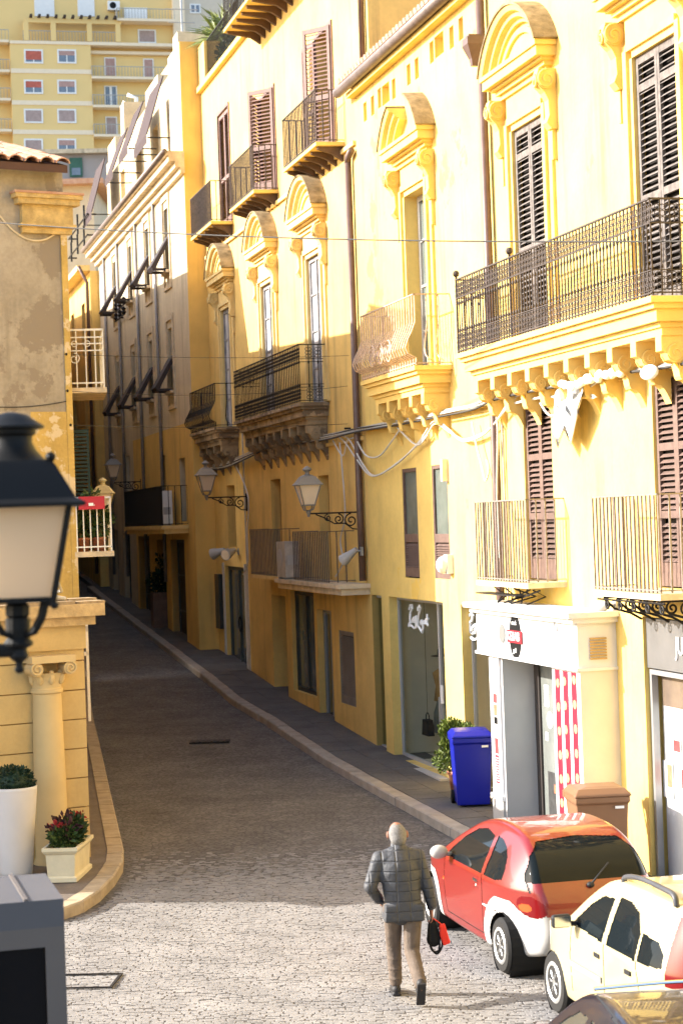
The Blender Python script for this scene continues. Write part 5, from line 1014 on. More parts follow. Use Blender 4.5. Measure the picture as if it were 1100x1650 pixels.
# ================================================================== cables
def sm(pts, n=6):
    P = [Vector(p) for p in pts]; P = [P[0]] + P + [P[-1]]; out = []
    for i in range(1, len(P) - 2):
        for k in range(n):
            t = k / n; a, b, c, d = P[i - 1], P[i], P[i + 1], P[i + 2]
            out.append(.5 * ((2 * b) + (c - a) * t + (2 * a - 5 * b + 4 * c - d) * t * t + (3 * b - a - 3 * c + d) * t ** 3))
    return out + [P[-2]]
def px_path(pts, o=.1, jit=0): return sm([(F(x + random.uniform(-jit, jit), y + random.uniform(-jit, jit), o)[0], o, F(x + random.uniform(-jit, jit), y + random.uniform(-jit, jit), o)[1]) for x, y in pts])
cb = fthing('facade_cable_bundle', 'loose bundle of grey cables sagging along the house fronts', 'cable', 0, .1, 6)
main = [(310, 745), (350, 752), (400, 735), (440, 716), (480, 712), (530, 703), (575, 692), (640, 680), (700, 668), (760, 655), (800, 640), (860, 628), (920, 615), (1000, 600), (1060, 590), (1130, 578)]
for k in range(6): MB().tube(px_path([(x, y + k * 1.3 - 3) for x, y in main], .09 + .02 * k, 2.0), .014 + .004 * (k % 2), 5).obj('strand', (CABLE, CABLE_D)[k % 3 == 2], cb)
for pts in ([(540, 700), (556, 712), (575, 740), (600, 768), (640, 748), (675, 712), (700, 678), (722, 690), (745, 710), (780, 700), (808, 668), (830, 642)], [(545, 702), (562, 708), (585, 750), (605, 766), (650, 738), (685, 703), (702, 682), (730, 700), (752, 708), (790, 690), (815, 655)], [(575, 712), (590, 735), (612, 735), (630, 712), (645, 690)], [(640, 690), (670, 718), (690, 700)],
            [(536, 710), (552, 735), (558, 712), (568, 706)], [(760, 680), (768, 720), (775, 752), (782, 775), (788, 760), (784, 740)], [(795, 650), (800, 690), (800, 800), (805, 900)], [(548, 712), (552, 760), (556, 830), (548, 870), (552, 905), (540, 930)], [(380, 752), (400, 800), (398, 860), (400, 905), (392, 925)], [(830, 640), (880, 622), (960, 640), (880, 640), (830, 650)], [(870, 650), (890, 670), (930, 640), (980, 605), (1040, 597)]):
    MB().tube(px_path(pts, .12, 1.0), .016, 5).obj('loop', mat('pale_grey_cable', (.60, .57, .52), .6, var=.15), cb)
for x in (558, 700, 806, 905): s_, z_ = F(x, 690 - (x - 560) * .2, .08); MB().tube([(s_, 0, z_), (s_, .12, z_)], .02, 5).obj('hook', IRON, cb)
ts = fthing('torn_plastic_sheet', 'torn white plastic sheet hanging from the cables below long balcony', 'plastic sheet', -6, .3, 6)
b = MB(); cols = [(893, 632), (902, 622), (912, 618), (922, 615), (932, 612), (941, 610)]; low = [690, 722, 694, 716, 668, 640]
for i, (x, y) in enumerate(cols):
    for j in range(8):
        t = j / 7; yy = y + (low[i] - y) * t; o_ = .20 + .05 * math.sin(i * 2.1 + j * .9) + .02 * rng.normal(); s_, z_ = F(x - 4 * t + rng.normal(0, .6), yy, o_); b.v.append((s_, o_, z_))
b.f = [(i * 8 + j, i * 8 + j + 1, i * 8 + j + 9, i * 8 + j + 8) for i in range(5) for j in range(7)]; sheet = b.obj('hanging_strip', WHITE_P, ts, True); sm_ = sheet.modifiers.new('solid', 'SOLIDIFY'); sm_.thickness = .006
b = MB()
for k in range(16): x = 905 + k * 6.2; s_, z_ = F(x + rng.normal(0, 1), 622 - k * 1.5 + rng.normal(0, 2), .28); b.ball((s_, .28 + rng.normal(0, .02), z_), (.11, .05, .05 + .02 * rng.random()), 8, 6)
b.obj('crumpled_wrap', WHITE_P, ts, True); s_, z_ = F(1045, 600, .3); MB().ball((s_, .3, z_), (.25, .06, .09), 10, 6).obj('crumpled_end', WHITE_P, ts, True)
def wire(label, p0, p1, sag, r=.008, m=CABLE_D, name='overhead_wire'):
    P = [Vector(p0).lerp(Vector(p1), i / 24) - Vector((0, 0, sag * 4 * (i / 24) * (1 - i / 24))) for i in range(25)]
    mid_ = P[0]; t = thing(name, label, 'wire', mid_, 0, 'wires strung across the street'); MB().tube([p - mid_ for p in P], r, 5).obj('strand', m, t); MB().ball((0, 0, 0), .03, 8, 6).obj('insulator', IRON, t); return t
def FW(x, y, o=.02): s_, z_ = F(x, y, o); return W(s_, o, z_)
def TWALL(x, y):     # a point on the tall building's front
    d = ray(x, y); nrm = Vector((TD.y, -TD.x, 0)); t = TC.dot(nrm) / d.dot(nrm); p = d * t; return Vector((p.x, p.y, CAMH + p.z)) + nrm * .02
wire('highest dark wire crossing the street below the left cornice', TWALL(-40, 356), FW(1180, 388), .12, .010)
wire('thin wire from the peeling corner to the brown downpipe', TWALL(106, 571), FW(562, 573), .05, .0045, CABLE_D)
wire('thin wire just above the dark iron balcony', TWALL(108, 630), FW(560, 622), .12, .0045, CABLE_D)
wire('pale wire below the dark iron balcony', TWALL(113, 685), FW(560, 683), .05, .005, CABLE_D)
wire('short wire looping down the peeling wall', TWALL(-30, 300), TWALL(104, 362), .55, .018, mat('pale_cable', (.62, .52, .36), .7))
wire('low thin wire on the peeling wall beside the corner', TWALL(-20, 655), TWALL(110, 646), .05, .008, CABLE_D)
for (y, n_) in ((496, 3), (512, 3)):
    s_, z_ = F(197, y, .55); e_ = fthing('insulator_rack', ('upper' if y == 496 else 'lower') + ' rack of dark insulators on the cream townhouse', 'insulator rack', s_, .5, z_); b = MB().tube([(s_ - 1.2, .62, z_), (s_ + 1.2, .62, z_)], .025, 5); b.tube([(s_, .5, z_), (s_, .64, z_)], .025, 5); b.obj('bar', IRON, e_)
    for k in range(3): MB().lathe([(.03, z_), (.09, z_ + .08), (.05, z_ + .14), (.08, z_ + .2), (.02, z_ + .26)], 8, (s_ - .9 + .9 * k, .62, 0)).obj('insulator', BLACK, e_)
for k, y in enumerate((366, 398)):
    s_, z_ = F(130, y, 1.0); e_ = fthing('wire_arm', ('upper' if k == 0 else 'lower') + ' iron wire arm with pegs against the sunlit far house', 'wire arm', s_, .8, z_); b = MB().tube([(s_ - 3, 1.1, z_), (s_ + 3, 1.1, z_)], .03, 5).tube([(s_ - 2.9, .8, z_), (s_ - 2.9, 1.1, z_)], .03, 5).tube([(s_ + 2.9, .8, z_), (s_ + 2.9, 1.1, z_)], .03, 5); b.obj('bar', IRON, e_)
    for q_ in range(3): MB().tube([(s_ - 2 + 2 * q_, 1.1, z_ - .25), (s_ - 2 + 2 * q_, 1.1, z_ + .45)], .035, 6).obj('peg', IRON, e_)
# ================================================================== cars
def catmull(pts, n=8):
    P = np.array(pts, float); m = len(P); out = []
    for i in range(m):
        a, b, c, d = P[(i - 1) % m], P[i], P[(i + 1) % m], P[(i + 2) % m]
        for k in range(n):
            t = k / n; out.append(.5 * (2 * b + (c - a) * t + (2 * a - 5 * b + 4 * c - d) * t * t + (3 * b - a - 3 * c + d) * t ** 3))
    return np.array(out)
def poly_sd(poly, X, Z):
    dist = np.full(X.shape, 1e9); ins = np.zeros(X.shape, bool); n = len(poly)
    for i in range(n):
        ax, az = poly[i]; bx, bz = poly[(i + 1) % n]; ex, ez = bx - ax, bz - az; wx, wz = X - ax, Z - az
        t = np.clip((wx * ex + wz * ez) / (ex * ex + ez * ez + 1e-12), 0, 1); dist = np.minimum(dist, (wx - ex * t) ** 2 + (wz - ez * t) ** 2)
        cnd = (az > Z) != (bz > Z); xi = ax + (Z - az) / (bz - az + 1e-12) * ex; ins ^= cnd & (X < xi)
    d = np.sqrt(dist); return np.where(ins, -d, d)
def inside(poly, X, Z): return poly_sd(np.array(poly, float), X, Z) < 0
class Shell:
    """car body found by casting rays from its middle onto side profile x plan x tumblehome"""
    def __init__(s, side, W0, belt, roofw, roofz, x0, x1, nx, ny, nz, kp=.06, plan_p=5.0, zc=.72):
        poly = catmull(side, 6); gx = np.arange(x0 - .3, x1 + .3, .012); gz = np.arange(-.1, 1.9, .012); GX, GZ = np.meshgrid(gx, gz, indexing='ij'); G = poly_sd(poly, GX, GZ)
        xc = (x0 + x1) / 2; Lh = (x1 - x0) / 2
        def sidef(X, Z):
            i = np.clip((X - gx[0]) / .012, 0, len(gx) - 1.001); j = np.clip((Z - gz[0]) / .012, 0, len(gz) - 1.001); i0 = i.astype(int); j0 = j.astype(int); a = i - i0; b = j - j0
            return G[i0, j0] * (1 - a) * (1 - b) + G[i0 + 1, j0] * a * (1 - b) + G[i0, j0 + 1] * (1 - a) * b + G[i0 + 1, j0 + 1] * a * b
        def hw(X, Z):
            t = np.clip((Z - belt) / (roofz - belt), 0, 1.3); w_ = W0 - (W0 - roofw) * t ** 1.25; w_ = w_ - .05 * np.clip((.45 - Z) / .3, 0, 1) ** 2
            q = np.clip(np.abs(X - xc) / (Lh * 1.02), 0, 1); return w_ * (1 - q ** plan_p * .42)
        def g(X, Y, Z):
            a = sidef(X, Z); b = (np.abs(Y) - hw(X, Z)) * .95; h = np.clip(.5 + .5 * (a - b) / kp, 0, 1); return b + (a - b) * h + kp * h * (1 - h)
        fac_ = []; dirs = []; base = 0
        def face(fx, nu, nv):
            nonlocal base
            u = np.linspace(-1, 1, nu + 1); v = np.linspace(-1, 1, nv + 1); U, V = np.meshgrid(u, v, indexing='ij'); P = fx(U, V).reshape(-1, 3); dirs.append(P)
            I = np.arange(nu)[:, None] * (nv + 1) + np.arange(nv)[None, :]; I = I.reshape(-1) + base; fac_.append(np.stack([I, I + nv + 1, I + nv + 2, I + 1], 1)); base += len(P)
        hx, hy, hz = Lh, W0, .62; st = np.stack
        face(lambda U, V: st([U * hx, 0 * U + hy, V * hz], -1), nx, nz); face(lambda U, V: st([-U * hx, 0 * U - hy, V * hz], -1), nx, nz)
        face(lambda U, V: st([0 * U + hx, -U * hy, V * hz], -1), ny, nz); face(lambda U, V: st([0 * U - hx, U * hy, V * hz], -1), ny, nz)
        face(lambda U, V: st([-U * hx, V * hy, 0 * U + hz], -1), nx, ny); face(lambda U, V: st([U * hx, V * hy, 0 * U - hz], -1), nx, ny)
        Dn = np.concatenate(dirs); Fc = np.concatenate(fac_); key = np.round(Dn, 5); uq, inv = np.unique(key, axis=0, return_inverse=True); inv = inv.reshape(-1); Fc = inv[Fc]; Dn = uq
        lo = np.full(len(Dn), .2); hi = np.full(len(Dn), 1.9)
        for _ in range(20):
            m_ = (lo + hi) / 2; P = Dn * m_[:, None]; ins = g(P[:, 0] + xc, P[:, 1], P[:, 2] + zc) < 0; lo = np.where(ins, m_, lo); hi = np.where(ins, hi, m_)
        P = Dn * lo[:, None]; P[:, 0] += xc; P[:, 2] += zc; s.P = P; s.F = Fc
        p = P[Fc]; s.c = p.mean(1); n_ = np.cross(p[:, 2] - p[:, 0], p[:, 3] - p[:, 1]); s.n = n_ / (np.linalg.norm(n_, axis=1, keepdims=True) + 1e-12)
        fl_ = (s.n * (s.c - np.array([xc, 0, zc]))).sum(1) < 0; s.n[fl_] *= -1; s.F[fl_] = s.F[fl_][:, ::-1]; s.free = np.ones(len(Fc), bool)
    def take(s, mask, name, m, parent, inset=0.0):
        mask = mask & s.free
        if not mask.any(): return None
        s.free &= ~mask; f = s.F[mask]; u, inv = np.unique(f, return_inverse=True); v = s.P[u].copy(); inv = inv.reshape(f.shape)
        if inset:
            vn = np.zeros_like(v); np.add.at(vn, inv.reshape(-1), np.repeat(s.n[mask], 4, 0)); vn /= np.linalg.norm(vn, axis=1, keepdims=True) + 1e-9; v -= vn * inset
        me = bpy.data.meshes.new(name); me.from_pydata(v.tolist(), [], inv.tolist()); me.materials.append(m); me.polygons.foreach_set('use_smooth', [True] * len(me.polygons)); me.update()
        ob = bpy.data.objects.new(name, me); COL.objects.link(ob); ob.parent = parent; return ob
TYRE = mat('tyre_rubber', (.018, .017, .016), .75, var=.2); RIM = mat('alloy_rim', (.55, .55, .54), .35, metal=.6, var=.08); CARG = mat('car_glass', (.007, .010, .012), .03, var=0, spec=.1); ARCH = mat('wheel_arch', (.012, .012, .012), .9, var=0); BLKP = mat('black_car_plastic', (.016, .016, .018), .6, var=.1)
def wheel(par, x, y, r, w_=.17, spokes=6):
    sg = 1 if y > 0 else -1; t = MB(); t.lathe([(r * .62, -w_ / 2), (r * .9, -w_ / 2), (r, -w_ / 2 + .03), (r, w_ / 2 - .03), (r * .92, w_ / 2), (r * .64, w_ / 2)], 32, (x, y, r), 1)
    wo = auto_smooth(t.obj('wheel', TYRE, par)); rm = MB(); ys = y + sg * (w_ / 2 - .012)
    rm.ring((x, ys, r), r * .60, .024, 1, 28, 6); rm.lathe([(r * .16, ys - sg * .02), (r * .13, ys + sg * .012)], 14, (x, 0, r), 1)
    for k in range(spokes):
        a = 2 * math.pi * k / spokes
        for da in (-.16, 0, .16): rm.tube([(x + r * .14 * math.cos(a), ys, r + r * .14 * math.sin(a)), (x + r * .60 * math.cos(a + da), ys - sg * .006, r + r * .60 * math.sin(a + da))], .016, 4)
    rm.obj('rim', RIM, wo); MB().lathe([(r * .60, ys - sg * .05), (r * .60, ys - sg * .045)], 24, (x, 0, r), 1).obj('brake_disc', ARCH, wo)
def car(name, label, loc, rz, side, W0, belt, roofw, roofz, x0, x1, res, wb, wr, track, paint, masks, wells=.34, kp=.06, plan_p=5.0):
    t = thing(name, label, 'car', loc, rz, 'cars at the right kerb'); s = Shell(side, W0, belt, roofw, roofz, x0, x1, *res, kp=kp, plan_p=plan_p); c, n = s.c, s.n; X, Y, Z = c[:, 0], np.abs(c[:, 1]), c[:, 2]
    for ax in (0, wb):
        gap = (np.hypot(X - ax, Z - wr) < wells) & (Y > W0 - .42) & (Z < wr + wells); s.take(gap, 'unused', ARCH, t) if False else None; s.free &= ~gap
    masks(s, t, X, c[:, 1], Y, Z, n)
    s.take(np.ones(len(X), bool), 'body', paint, t)
    for ax in (0, wb):
        for sg in (-1, 1):
            w_ = MB(); w_.lathe([(wells + .015, sg * (W0 - .40)), (wells + .015, sg * (W0 - .03))], 24, (ax, 0, wr), 1); del w_.f[-2:]; w_.obj('wheel_well', ARCH, t); MB().lathe([(wells + .015, sg * (W0 - .40)), (wells + .015, sg * (W0 - .41))], 24, (ax, 0, wr), 1).obj('well_back', ARCH, t); wheel(t, ax, sg * track, wr)
    MB().box(x0 + .35, x1 - .35, -W0 + .25, W0 - .25, .16, .4).obj('underbody', ARCH, t)
    return t, s
def near_poly(pts, X, Z, r_):
    d = np.full(X.shape, 9.0)
    for (a, b) in zip(pts[:-1], pts[1:]):
        ex, ez = b[0] - a[0], b[1] - a[1]; tt = np.clip(((X - a[0]) * ex + (Z - a[1]) * ez) / (ex * ex + ez * ez), 0, 1); d = np.minimum(d, np.hypot(X - a[0] - ex * tt, Z - a[1] - ez * tt))
    return d < r_
# ---- red three-door hatchback with pale bumpers
RED_P = mat('red_car_paint', (.17, .006, .003), .35, var=.04, scale=2, coat=.6, spec=.5); PALE = mat('pale_grey_bumper', (.40, .39, .375), .5, var=.05, scale=3, spec=.3)
TAIL = mat('tail_lamp_red', (.13, .002, .004), .2, var=0, coat=.3, spec=.3); AMB = mat('amber_lamp', (.45, .07, .01), .15, var=0, coat=1.0)
ka_side = [(-.46, .24), (-.56, .32), (-.60, .46), (-.585, .62), (-.555, .78), (-.50, .92), (-.38, 1.10), (-.2, 1.25), (.05, 1.35), (.4, 1.395), (.85, 1.395), (1.25, 1.33), (1.65, 1.15), (1.98, .965), (2.3, .89), (2.65, .80), (2.9, .66), (3.02, .52), (3.04, .38), (2.98, .26), (2.7, .20), (1.2, .18), (0, .19)]
def ka_masks(s, t, X, YS, Y, Z, n):
    lat = np.abs(n[:, 1]) > .35
    fw_ = [(.56, .90), (.60, 1.10), (.66, 1.26), (.95, 1.295), (1.20, 1.26), (1.45, 1.15), (1.74, .95), (1.70, .91)]; rw_ = [(.02, .92), (.03, 1.02), (.10, 1.13), (.22, 1.21), (.40, 1.26), (.57, 1.275), (.50, 1.08), (.48, .90), (.2, .895)]
    for sg, nm in ((1, 'near'), (-1, 'off')):
        sd = (YS * sg > .3) & lat; s.take(sd & inside(fw_, X, Z), 'side_window', CARG, t, .006); s.take(sd & inside(rw_, X, Z), 'quarter_window', CARG, t, .006)
    rear = (n[:, 0] < -.12) & (X < .1)
    hatch = inside([(-.64, .95), (.64, .95), (.63, 1.02), (.55, 1.19), (.43, 1.30), (0, 1.325), (-.43, 1.30), (-.55, 1.19), (-.63, 1.02)], YS, Z)
    s.take(rear & hatch, 'rear_window', CARG, t, .006)
    s.take((n[:, 0] > .2) & (X > 1.2) & (X < 2.0) & (Y < .64 - .12 * np.clip((Z - .95) / .35, 0, 1)) & (Z > .985) & (Z < 1.33), 'windscreen', CARG, t, .006)
    for sg in (1, -1):
        tl = (((X + .47) / .21) ** 2 + ((YS * sg - .68) / .22) ** 2 + ((Z - .735 - .25 * (YS * sg - .68)) / .105) ** 2 < 1) & (YS * sg > 0); ins_ = (((YS * sg - .655) / .04) ** 2 + ((Z - .705) / .04) ** 2 < 1)
        s.take(tl & ins_, 'indicator_lens', AMB, t, 0); s.take(tl, 'tail_lamp', TAIL, t, 0)
        s.take((X > 2.6) & (((YS * sg - .55) / .17) ** 2 + ((Z - .64) / .09) ** 2 < 1) & (n[:, 0] > .1), 'headlight', CARG, t, 0)
    grooves = lat & (near_poly([(.52, .30), (.52, .90)], X, Z, .0065) | near_poly([(1.78, .30), (1.86, .60), (1.78, .93)], X, Z, .0065) | near_poly([(.52, .30), (1.78, .30)], X, Z, .0065))
    s.take(grooves, 'door_gap', BLKP, t, .004)
    hg_ = (X < -.12) & near_poly([(-.60, .60), (-.63, .95), (-.55, 1.17), (-.42, 1.30), (.42, 1.30), (.55, 1.17), (.63, .95), (.60, .60)], YS, Z, .007) & (n[:, 0] < -.1)
    for q_ in ((YS > .42) & (Z > .86), (YS < -.42) & (Z > .86), np.abs(YS) <= .42): s.take(hg_ & q_, 'hatch_gap', BLKP, t, .004)
    rb_ = (X < -.05) & (Z < .63) & (n[:, 0] < .3) & (Y < 2); ra_ = (np.hypot(X - 0, Z - .275) < .49) & lat & (Z < .74) | (lat & (X < 0) & (Z < .70 + .1 * X)); fa_ = (np.hypot(X - 2.45, Z - .275) < .46) & lat & (Z < .68) | ((X > 2.62) & (Z < .52))
    s.take((rb_ | ra_), 'rear_bumper', PALE, t, -.004); s.take(fa_, 'front_bumper', PALE, t, -.004)
ka_rear = Vector((1.51, 19.91, 0)) - N * .72; kz = zw(2.2, 20)
KA, ks = car('red_hatchback', 'red rounded hatchback with pale grey bumpers parked by the kerb', (ka_rear.x, ka_rear.y, kz + .016), RZF, ka_side, .815, .86, .50, 1.40, -.60, 3.04, (270, 124, 100), 2.45, .275, .72, RED_P, ka_masks, .325)
mr = MB(); mr.ball((1.62, .93, .97), (.07, .10, .075), 14, 10); mr.tube([(1.66, .78, .93), (1.63, .88, .95)], .025, 6); mr.obj('mirror', PALE, KA, True); mr = MB(); mr.ball((1.62, -.93, .97), (.07, .10, .075), 14, 10); mr.obj('mirror', PALE, KA, True)
MB().box(.64, .78, .80, .825, .80, .83).obj('door_handle', mat('chrome', (.6, .6, .6), .15, metal=1, var=0), KA); MB().ball((.70, .815, .76), (.018, .01, .018), 8, 6).obj('lock', MATS['chrome'], KA); MB().box(.12, .48, .812, .822, .60, .614).obj('side_script', WHITE_P, KA)
b = MB(); b.ball((-.575, -.08, .76), (.03, .075, .055), 14, 8); b.obj('hatch_handle', BLKP, KA, True); b = MB(); b.ball((-.52, .02, .91), (.035, .04, .03), 10, 8); b.tube([(-.54, .02, .92), (-.40, -.22, 1.09)], .010, 5); b.obj('rear_wiper', BLKP, KA, True)
lt = MB()
for pts in ([(-.52, .80), (-.50, .86), (-.54, .82), (-.56, .845)], [(-.58, .80), (-.60, .83), (-.62, .80), (-.60, .79)]): lt.tube([(-.548 if z < .83 else -.535, y, z) for y, z in pts], .008, 4)
lt.obj('model_script', WHITE_P, KA); MB().box(-.615, -.60, -.26, .26, .42, .53).obj('number_plate', WHITE_P, KA); MB().ball((1.88, .80, .64), (.05, .018, .03), 8, 6).obj('side_repeater', AMB, KA); MB().tube([(-.4, -.35, .24), (-.62, -.35, .22)], .025, 8).obj('exhaust', IRON, KA)
# ---- cream five-door hatchback with roof rails
CREAM = mat('cream_car_paint', (.46, .39, .21), .35, var=.03, coat=1.0, spec=.5)
pa_side = [(-.50, .26), (-.58, .36), (-.60, .52), (-.60, .74), (-.57, .95), (-.52, 1.16), (-.44, 1.38), (-.28, 1.51), (.2, 1.545), (.8, 1.545), (1.25, 1.50), (1.55, 1.33), (1.82, 1.12), (2.02, 1.0), (2.4, .95), (2.7, .86), (2.86, .70), (2.93, .50), (2.92, .34), (2.82, .25), (1.2, .20), (0, .21)]
def pa_masks(s, t, X, YS, Y, Z, n):
    lat = np.abs(n[:, 1]) > .35
    f_ = [(.98, .98), (.99, 1.38), (1.25, 1.36), (1.45, 1.25), (1.72, 1.04), (1.62, 1.01)]; r_ = [(.22, .97), (.24, 1.2), (.40, 1.36), (.62, 1.41), (.88, 1.41), (.88, .98)]; q_ = [(-.22, .98), (-.21, 1.10), (-.10, 1.19), (.20, 1.22), (.18, .97)]
    for sg in (1, -1):
        sd = (YS * sg > .3) & lat
        for pl__, nm in ((f_, 'front_side_window'), (r_, 'rear_side_window'), (q_, 'quarter_window')): s.take(sd & inside(pl__, X, Z), nm, CARG, t, .006)
        s.take((X < -.27) & (YS * sg > .50) & (Z > .84) & (Z < 1.44) & (n[:, 0] < .6), 'tail_lamp', TAIL, t, -.006)
    s.take((n[:, 0] < -.25) & (X < 0) & (Z > 1.0) & (Z < 1.40) & (Y < .54), 'rear_window', CARG, t, .006)
    s.take((n[:, 0] > .2) & (X > 1.2) & (X < 2.0) & (Y < .62) & (Z > 1.02) & (Z < 1.47), 'windscreen', CARG, t, .006)
    s.take(lat & (near_poly([(.93, .32), (.93, .97)], X, Z, .0065) | near_poly([(1.76, .35), (1.80, .7), (1.74, 1.02)], X, Z, .0065) | near_poly([(.10, .60), (.20, .97)], X, Z, .0065)), 'door_gap', BLKP, t, .004)
    s.take((X < .55) & near_poly([(-.42, .0), (-.42, .62)], Z * 0 + X, Y, .007) & (Z > 1.4), 'hatch_gap', BLKP, t, .004)
pw = Vector((1.87, 18.25, 0)) - N * .70 - D * 2.30
PA, pas = car('cream_hatchback', 'cream five-door hatchback with grey roof rails behind the red car', (pw.x, pw.y, .016), RZF, pa_side, .79, .93, .56, 1.55, -.60, 2.93, (230, 108, 90), 2.30, .285, .70, CREAM, pa_masks, .335, kp=.05, plan_p=6)
PA.scale = (.94, 1, .91); PA.location = PA.location + D * .138
for o_ in PA.children:
    if o_.name.startswith('wheel') and not o_.name.startswith('wheel_'):
        ax_ = 0.0 if sum(v.co.x for v in o_.data.vertices) / len(o_.data.vertices) < 1 else 2.30
        o_.scale = (1 / .94, 1, 1 / .91); o_.location = (ax_ - ax_ / .94, 0, 0)
for sg in (1, -1):
    y = sg * .54; MB().tube(sm([(1.02, y, 1.50), (.98, y, 1.575), (.6, y, 1.625), (.1, y, 1.62), (-.12, y, 1.60), (-.16, y, 1.51)], 5), .026, 8).obj('roof_rail', mat('dark_roof_rail', (.06, .06, .065), .45), PA, True)
    m_ = MB(); m_.box(1.62, 1.70, sg * .82, sg * 1.0, 1.0, 1.13); o_ = m_.obj('mirror', BLKP, PA); bv = o_.modifiers.new('bevel', 'BEVEL'); bv.width = .03; bv.segments = 3; MB().tube([(1.68, sg * .74, 1.02), (1.66, sg * .86, 1.04)], .025, 6).obj('mirror_arm', BLKP, PA); MB().box(1.613, 1.619, sg * .835, sg * .985, 1.015, 1.115).obj('mirror_glass', MATS['chrome'], PA)
    for x in (1.02, .28): MB().box(x, x + .13, sg * .785, sg * .80, .82, .86).obj('door_handle', BLKP, PA)
    MB().box(.98, 1.75, sg * .795, sg * .805, .60, .655).obj('rubbing_strip', mat('grey_strip', (.22, .22, .22), .6), PA)
    MB().tube(sm([(.95, sg * .755, .965), (1.3, sg * .757, .98), (1.72, sg * .745, 1.0)], 4), .010, 5).obj('window_seal', BLKP, PA)
# ---- dark car at the lower right corner
NAVY = mat('navy_car_paint', (.010, .010, .018), .3, var=.03, coat=.6, spec=.2)
dk_side = [(-.55, .28), (-.68, .40), (-.70, .6), (-.66, .85), (-.55, 1.02), (-.30, 1.28), (.05, 1.42), (.5, 1.47), (1.0, 1.46), (1.4, 1.38), (1.75, 1.18), (2.1, .98), (2.5, .92), (2.95, .82), (3.2, .64), (3.25, .45), (3.15, .28), (1.2, .22), (0, .22)]
def dk_masks(s, t, X, YS, Y, Z, n):
    lat = np.abs(n[:, 1]) > .35; f_ = [(.98, .95), (1.0, 1.33), (1.25, 1.31), (1.45, 1.22), (1.85, .98), (1.75, .94)]; r_ = [(.05, .96), (.10, 1.15), (.35, 1.29), (.9, 1.34), (.9, .95)]
    for sg in (1, -1):
        sd = (YS * sg > .3) & lat
        for pl__, nm in ((f_, 'front_side_window'), (r_, 'rear_side_window')): s.take(sd & inside(pl__, X, Z), nm, mat('navy_car_window', (.05, .055, .05), .05, var=0, spec=.6), t, .006)
        s.take((Z > 1.0) & near_poly([(.0, .60), (1.42, .575)], X, YS * sg, .008) & (n[:, 2] > .3), 'roof_gutter', BLKP, t, .003)
    s.take((n[:, 0] > .2) & (X > 1.25) & (X < 2.05) & (Y < .62) & (Z > 1.0) & (Z < 1.385), 'windscreen', CARG, t, .006); s.take((n[:, 0] < -.2) & (X < .1) & (Z > .98) & (Z < 1.38) & (Y < .6), 'rear_window', CARG, t, .006)
pd = Vector((2.20, 11.85, 0)); DK, dks = car('navy_car', 'dark navy car with glossy roof at the lower right corner', (pd.x, pd.y, .016), math.pi / 2 + R(4), dk_side, .85, .92, .58, 1.47, -.70, 3.25, (180, 90, 70), 2.5, .30, .74, NAVY, dk_masks, .35)
MB().tube(sm([(1.36, -.55, 1.425), (1.40, 0, 1.435), (1.36, .55, 1.425)], 6), .012, 6).obj('roof_trim', MATS['chrome'], DK)

# ================================================================== the walking man
def remesh(o, vox=.012, it=8):
    m_ = o.modifiers.new('remesh', 'REMESH'); m_.mode = 'VOXEL'; m_.voxel_size = vox; m_.use_smooth_shade = True
    if it: s_ = o.modifiers.new('smooth', 'SMOOTH'); s_.factor = .5; s_.iterations = it
    return o
mp_ = Vector((.45, 18.95, 0)); mp_.z = zw(.45, 18.95) + .012
MAN = thing('person', 'grey haired man in dark quilted jacket walking away carrying bags', 'person', mp_, R(6))
SKIN = mat('skin', (.27, .125, .08), .6, var=.08, scale=12, spec=.3); HAIR = mat('grey_hair', (.17, .16, .15), .8, var=.3, scale=60, bump=.004, bscale=120)
TROU = mat('brown_trousers', (.125, .094, .072), .9, var=.2, scale=10, bump=.012, bscale=13); SHOE = mat('dark_shoe', (.028, .026, .026), .6, var=.2)
JKT = bpy.data.materials.new('quilted_jacket'); JKT.use_nodes = True; nt = JKT.node_tree; b_ = nt.nodes['Principled BSDF']; b_.inputs['Base Color'].default_value = (.046, .047, .052, 1); b_.inputs['Roughness'].default_value = .62; b_.inputs['Specular IOR Level'].default_value = .4
tc = nt.nodes.new('ShaderNodeTexCoord'); sx_ = nt.nodes.new('ShaderNodeSeparateXYZ'); nt.links.new(tc.outputs['Object'], sx_.inputs[0])
def pp(sock, period, off=0):
    a = nt.nodes.new('ShaderNodeMath'); a.operation = 'ADD'; a.inputs[1].default_value = off; nt.links.new(sock, a.inputs[0]); p_ = nt.nodes.new('ShaderNodeMath'); p_.operation = 'PINGPONG'; p_.inputs[1].default_value = period / 2; nt.links.new(a.outputs[0], p_.inputs[0])
    d_ = nt.nodes.new('ShaderNodeMapRange'); d_.inputs[1].default_value = 0; d_.inputs[2].default_value = .012; nt.links.new(p_.outputs[0], d_.inputs[0]); return d_.outputs[0]
mn = nt.nodes.new('ShaderNodeMath'); mn.operation = 'MINIMUM'; nt.links.new(pp(sx_.outputs[2], .095), mn.inputs[0]); nt.links.new(pp(sx_.outputs[0], .125, .06), mn.inputs[1])
nz_ = nt.nodes.new('ShaderNodeTexNoise'); nz_.inputs['Scale'].default_value = 11; nt.links.new(tc.outputs['Object'], nz_.inputs['Vector']); ad = nt.nodes.new('ShaderNodeMath'); ad.operation = 'MULTIPLY_ADD'; ad.inputs[1].default_value = 2.2; nt.links.new(nz_.outputs[0], ad.inputs[0]); nt.links.new(mn.outputs[0], ad.inputs[2])
bu = nt.nodes.new('ShaderNodeBump'); bu.inputs['Distance'].default_value = .0075; bu.inputs['Strength'].default_value = 1; nt.links.new(ad.outputs[0], bu.inputs['Height']); nt.links.new(bu.outputs[0], b_.inputs['Normal'])
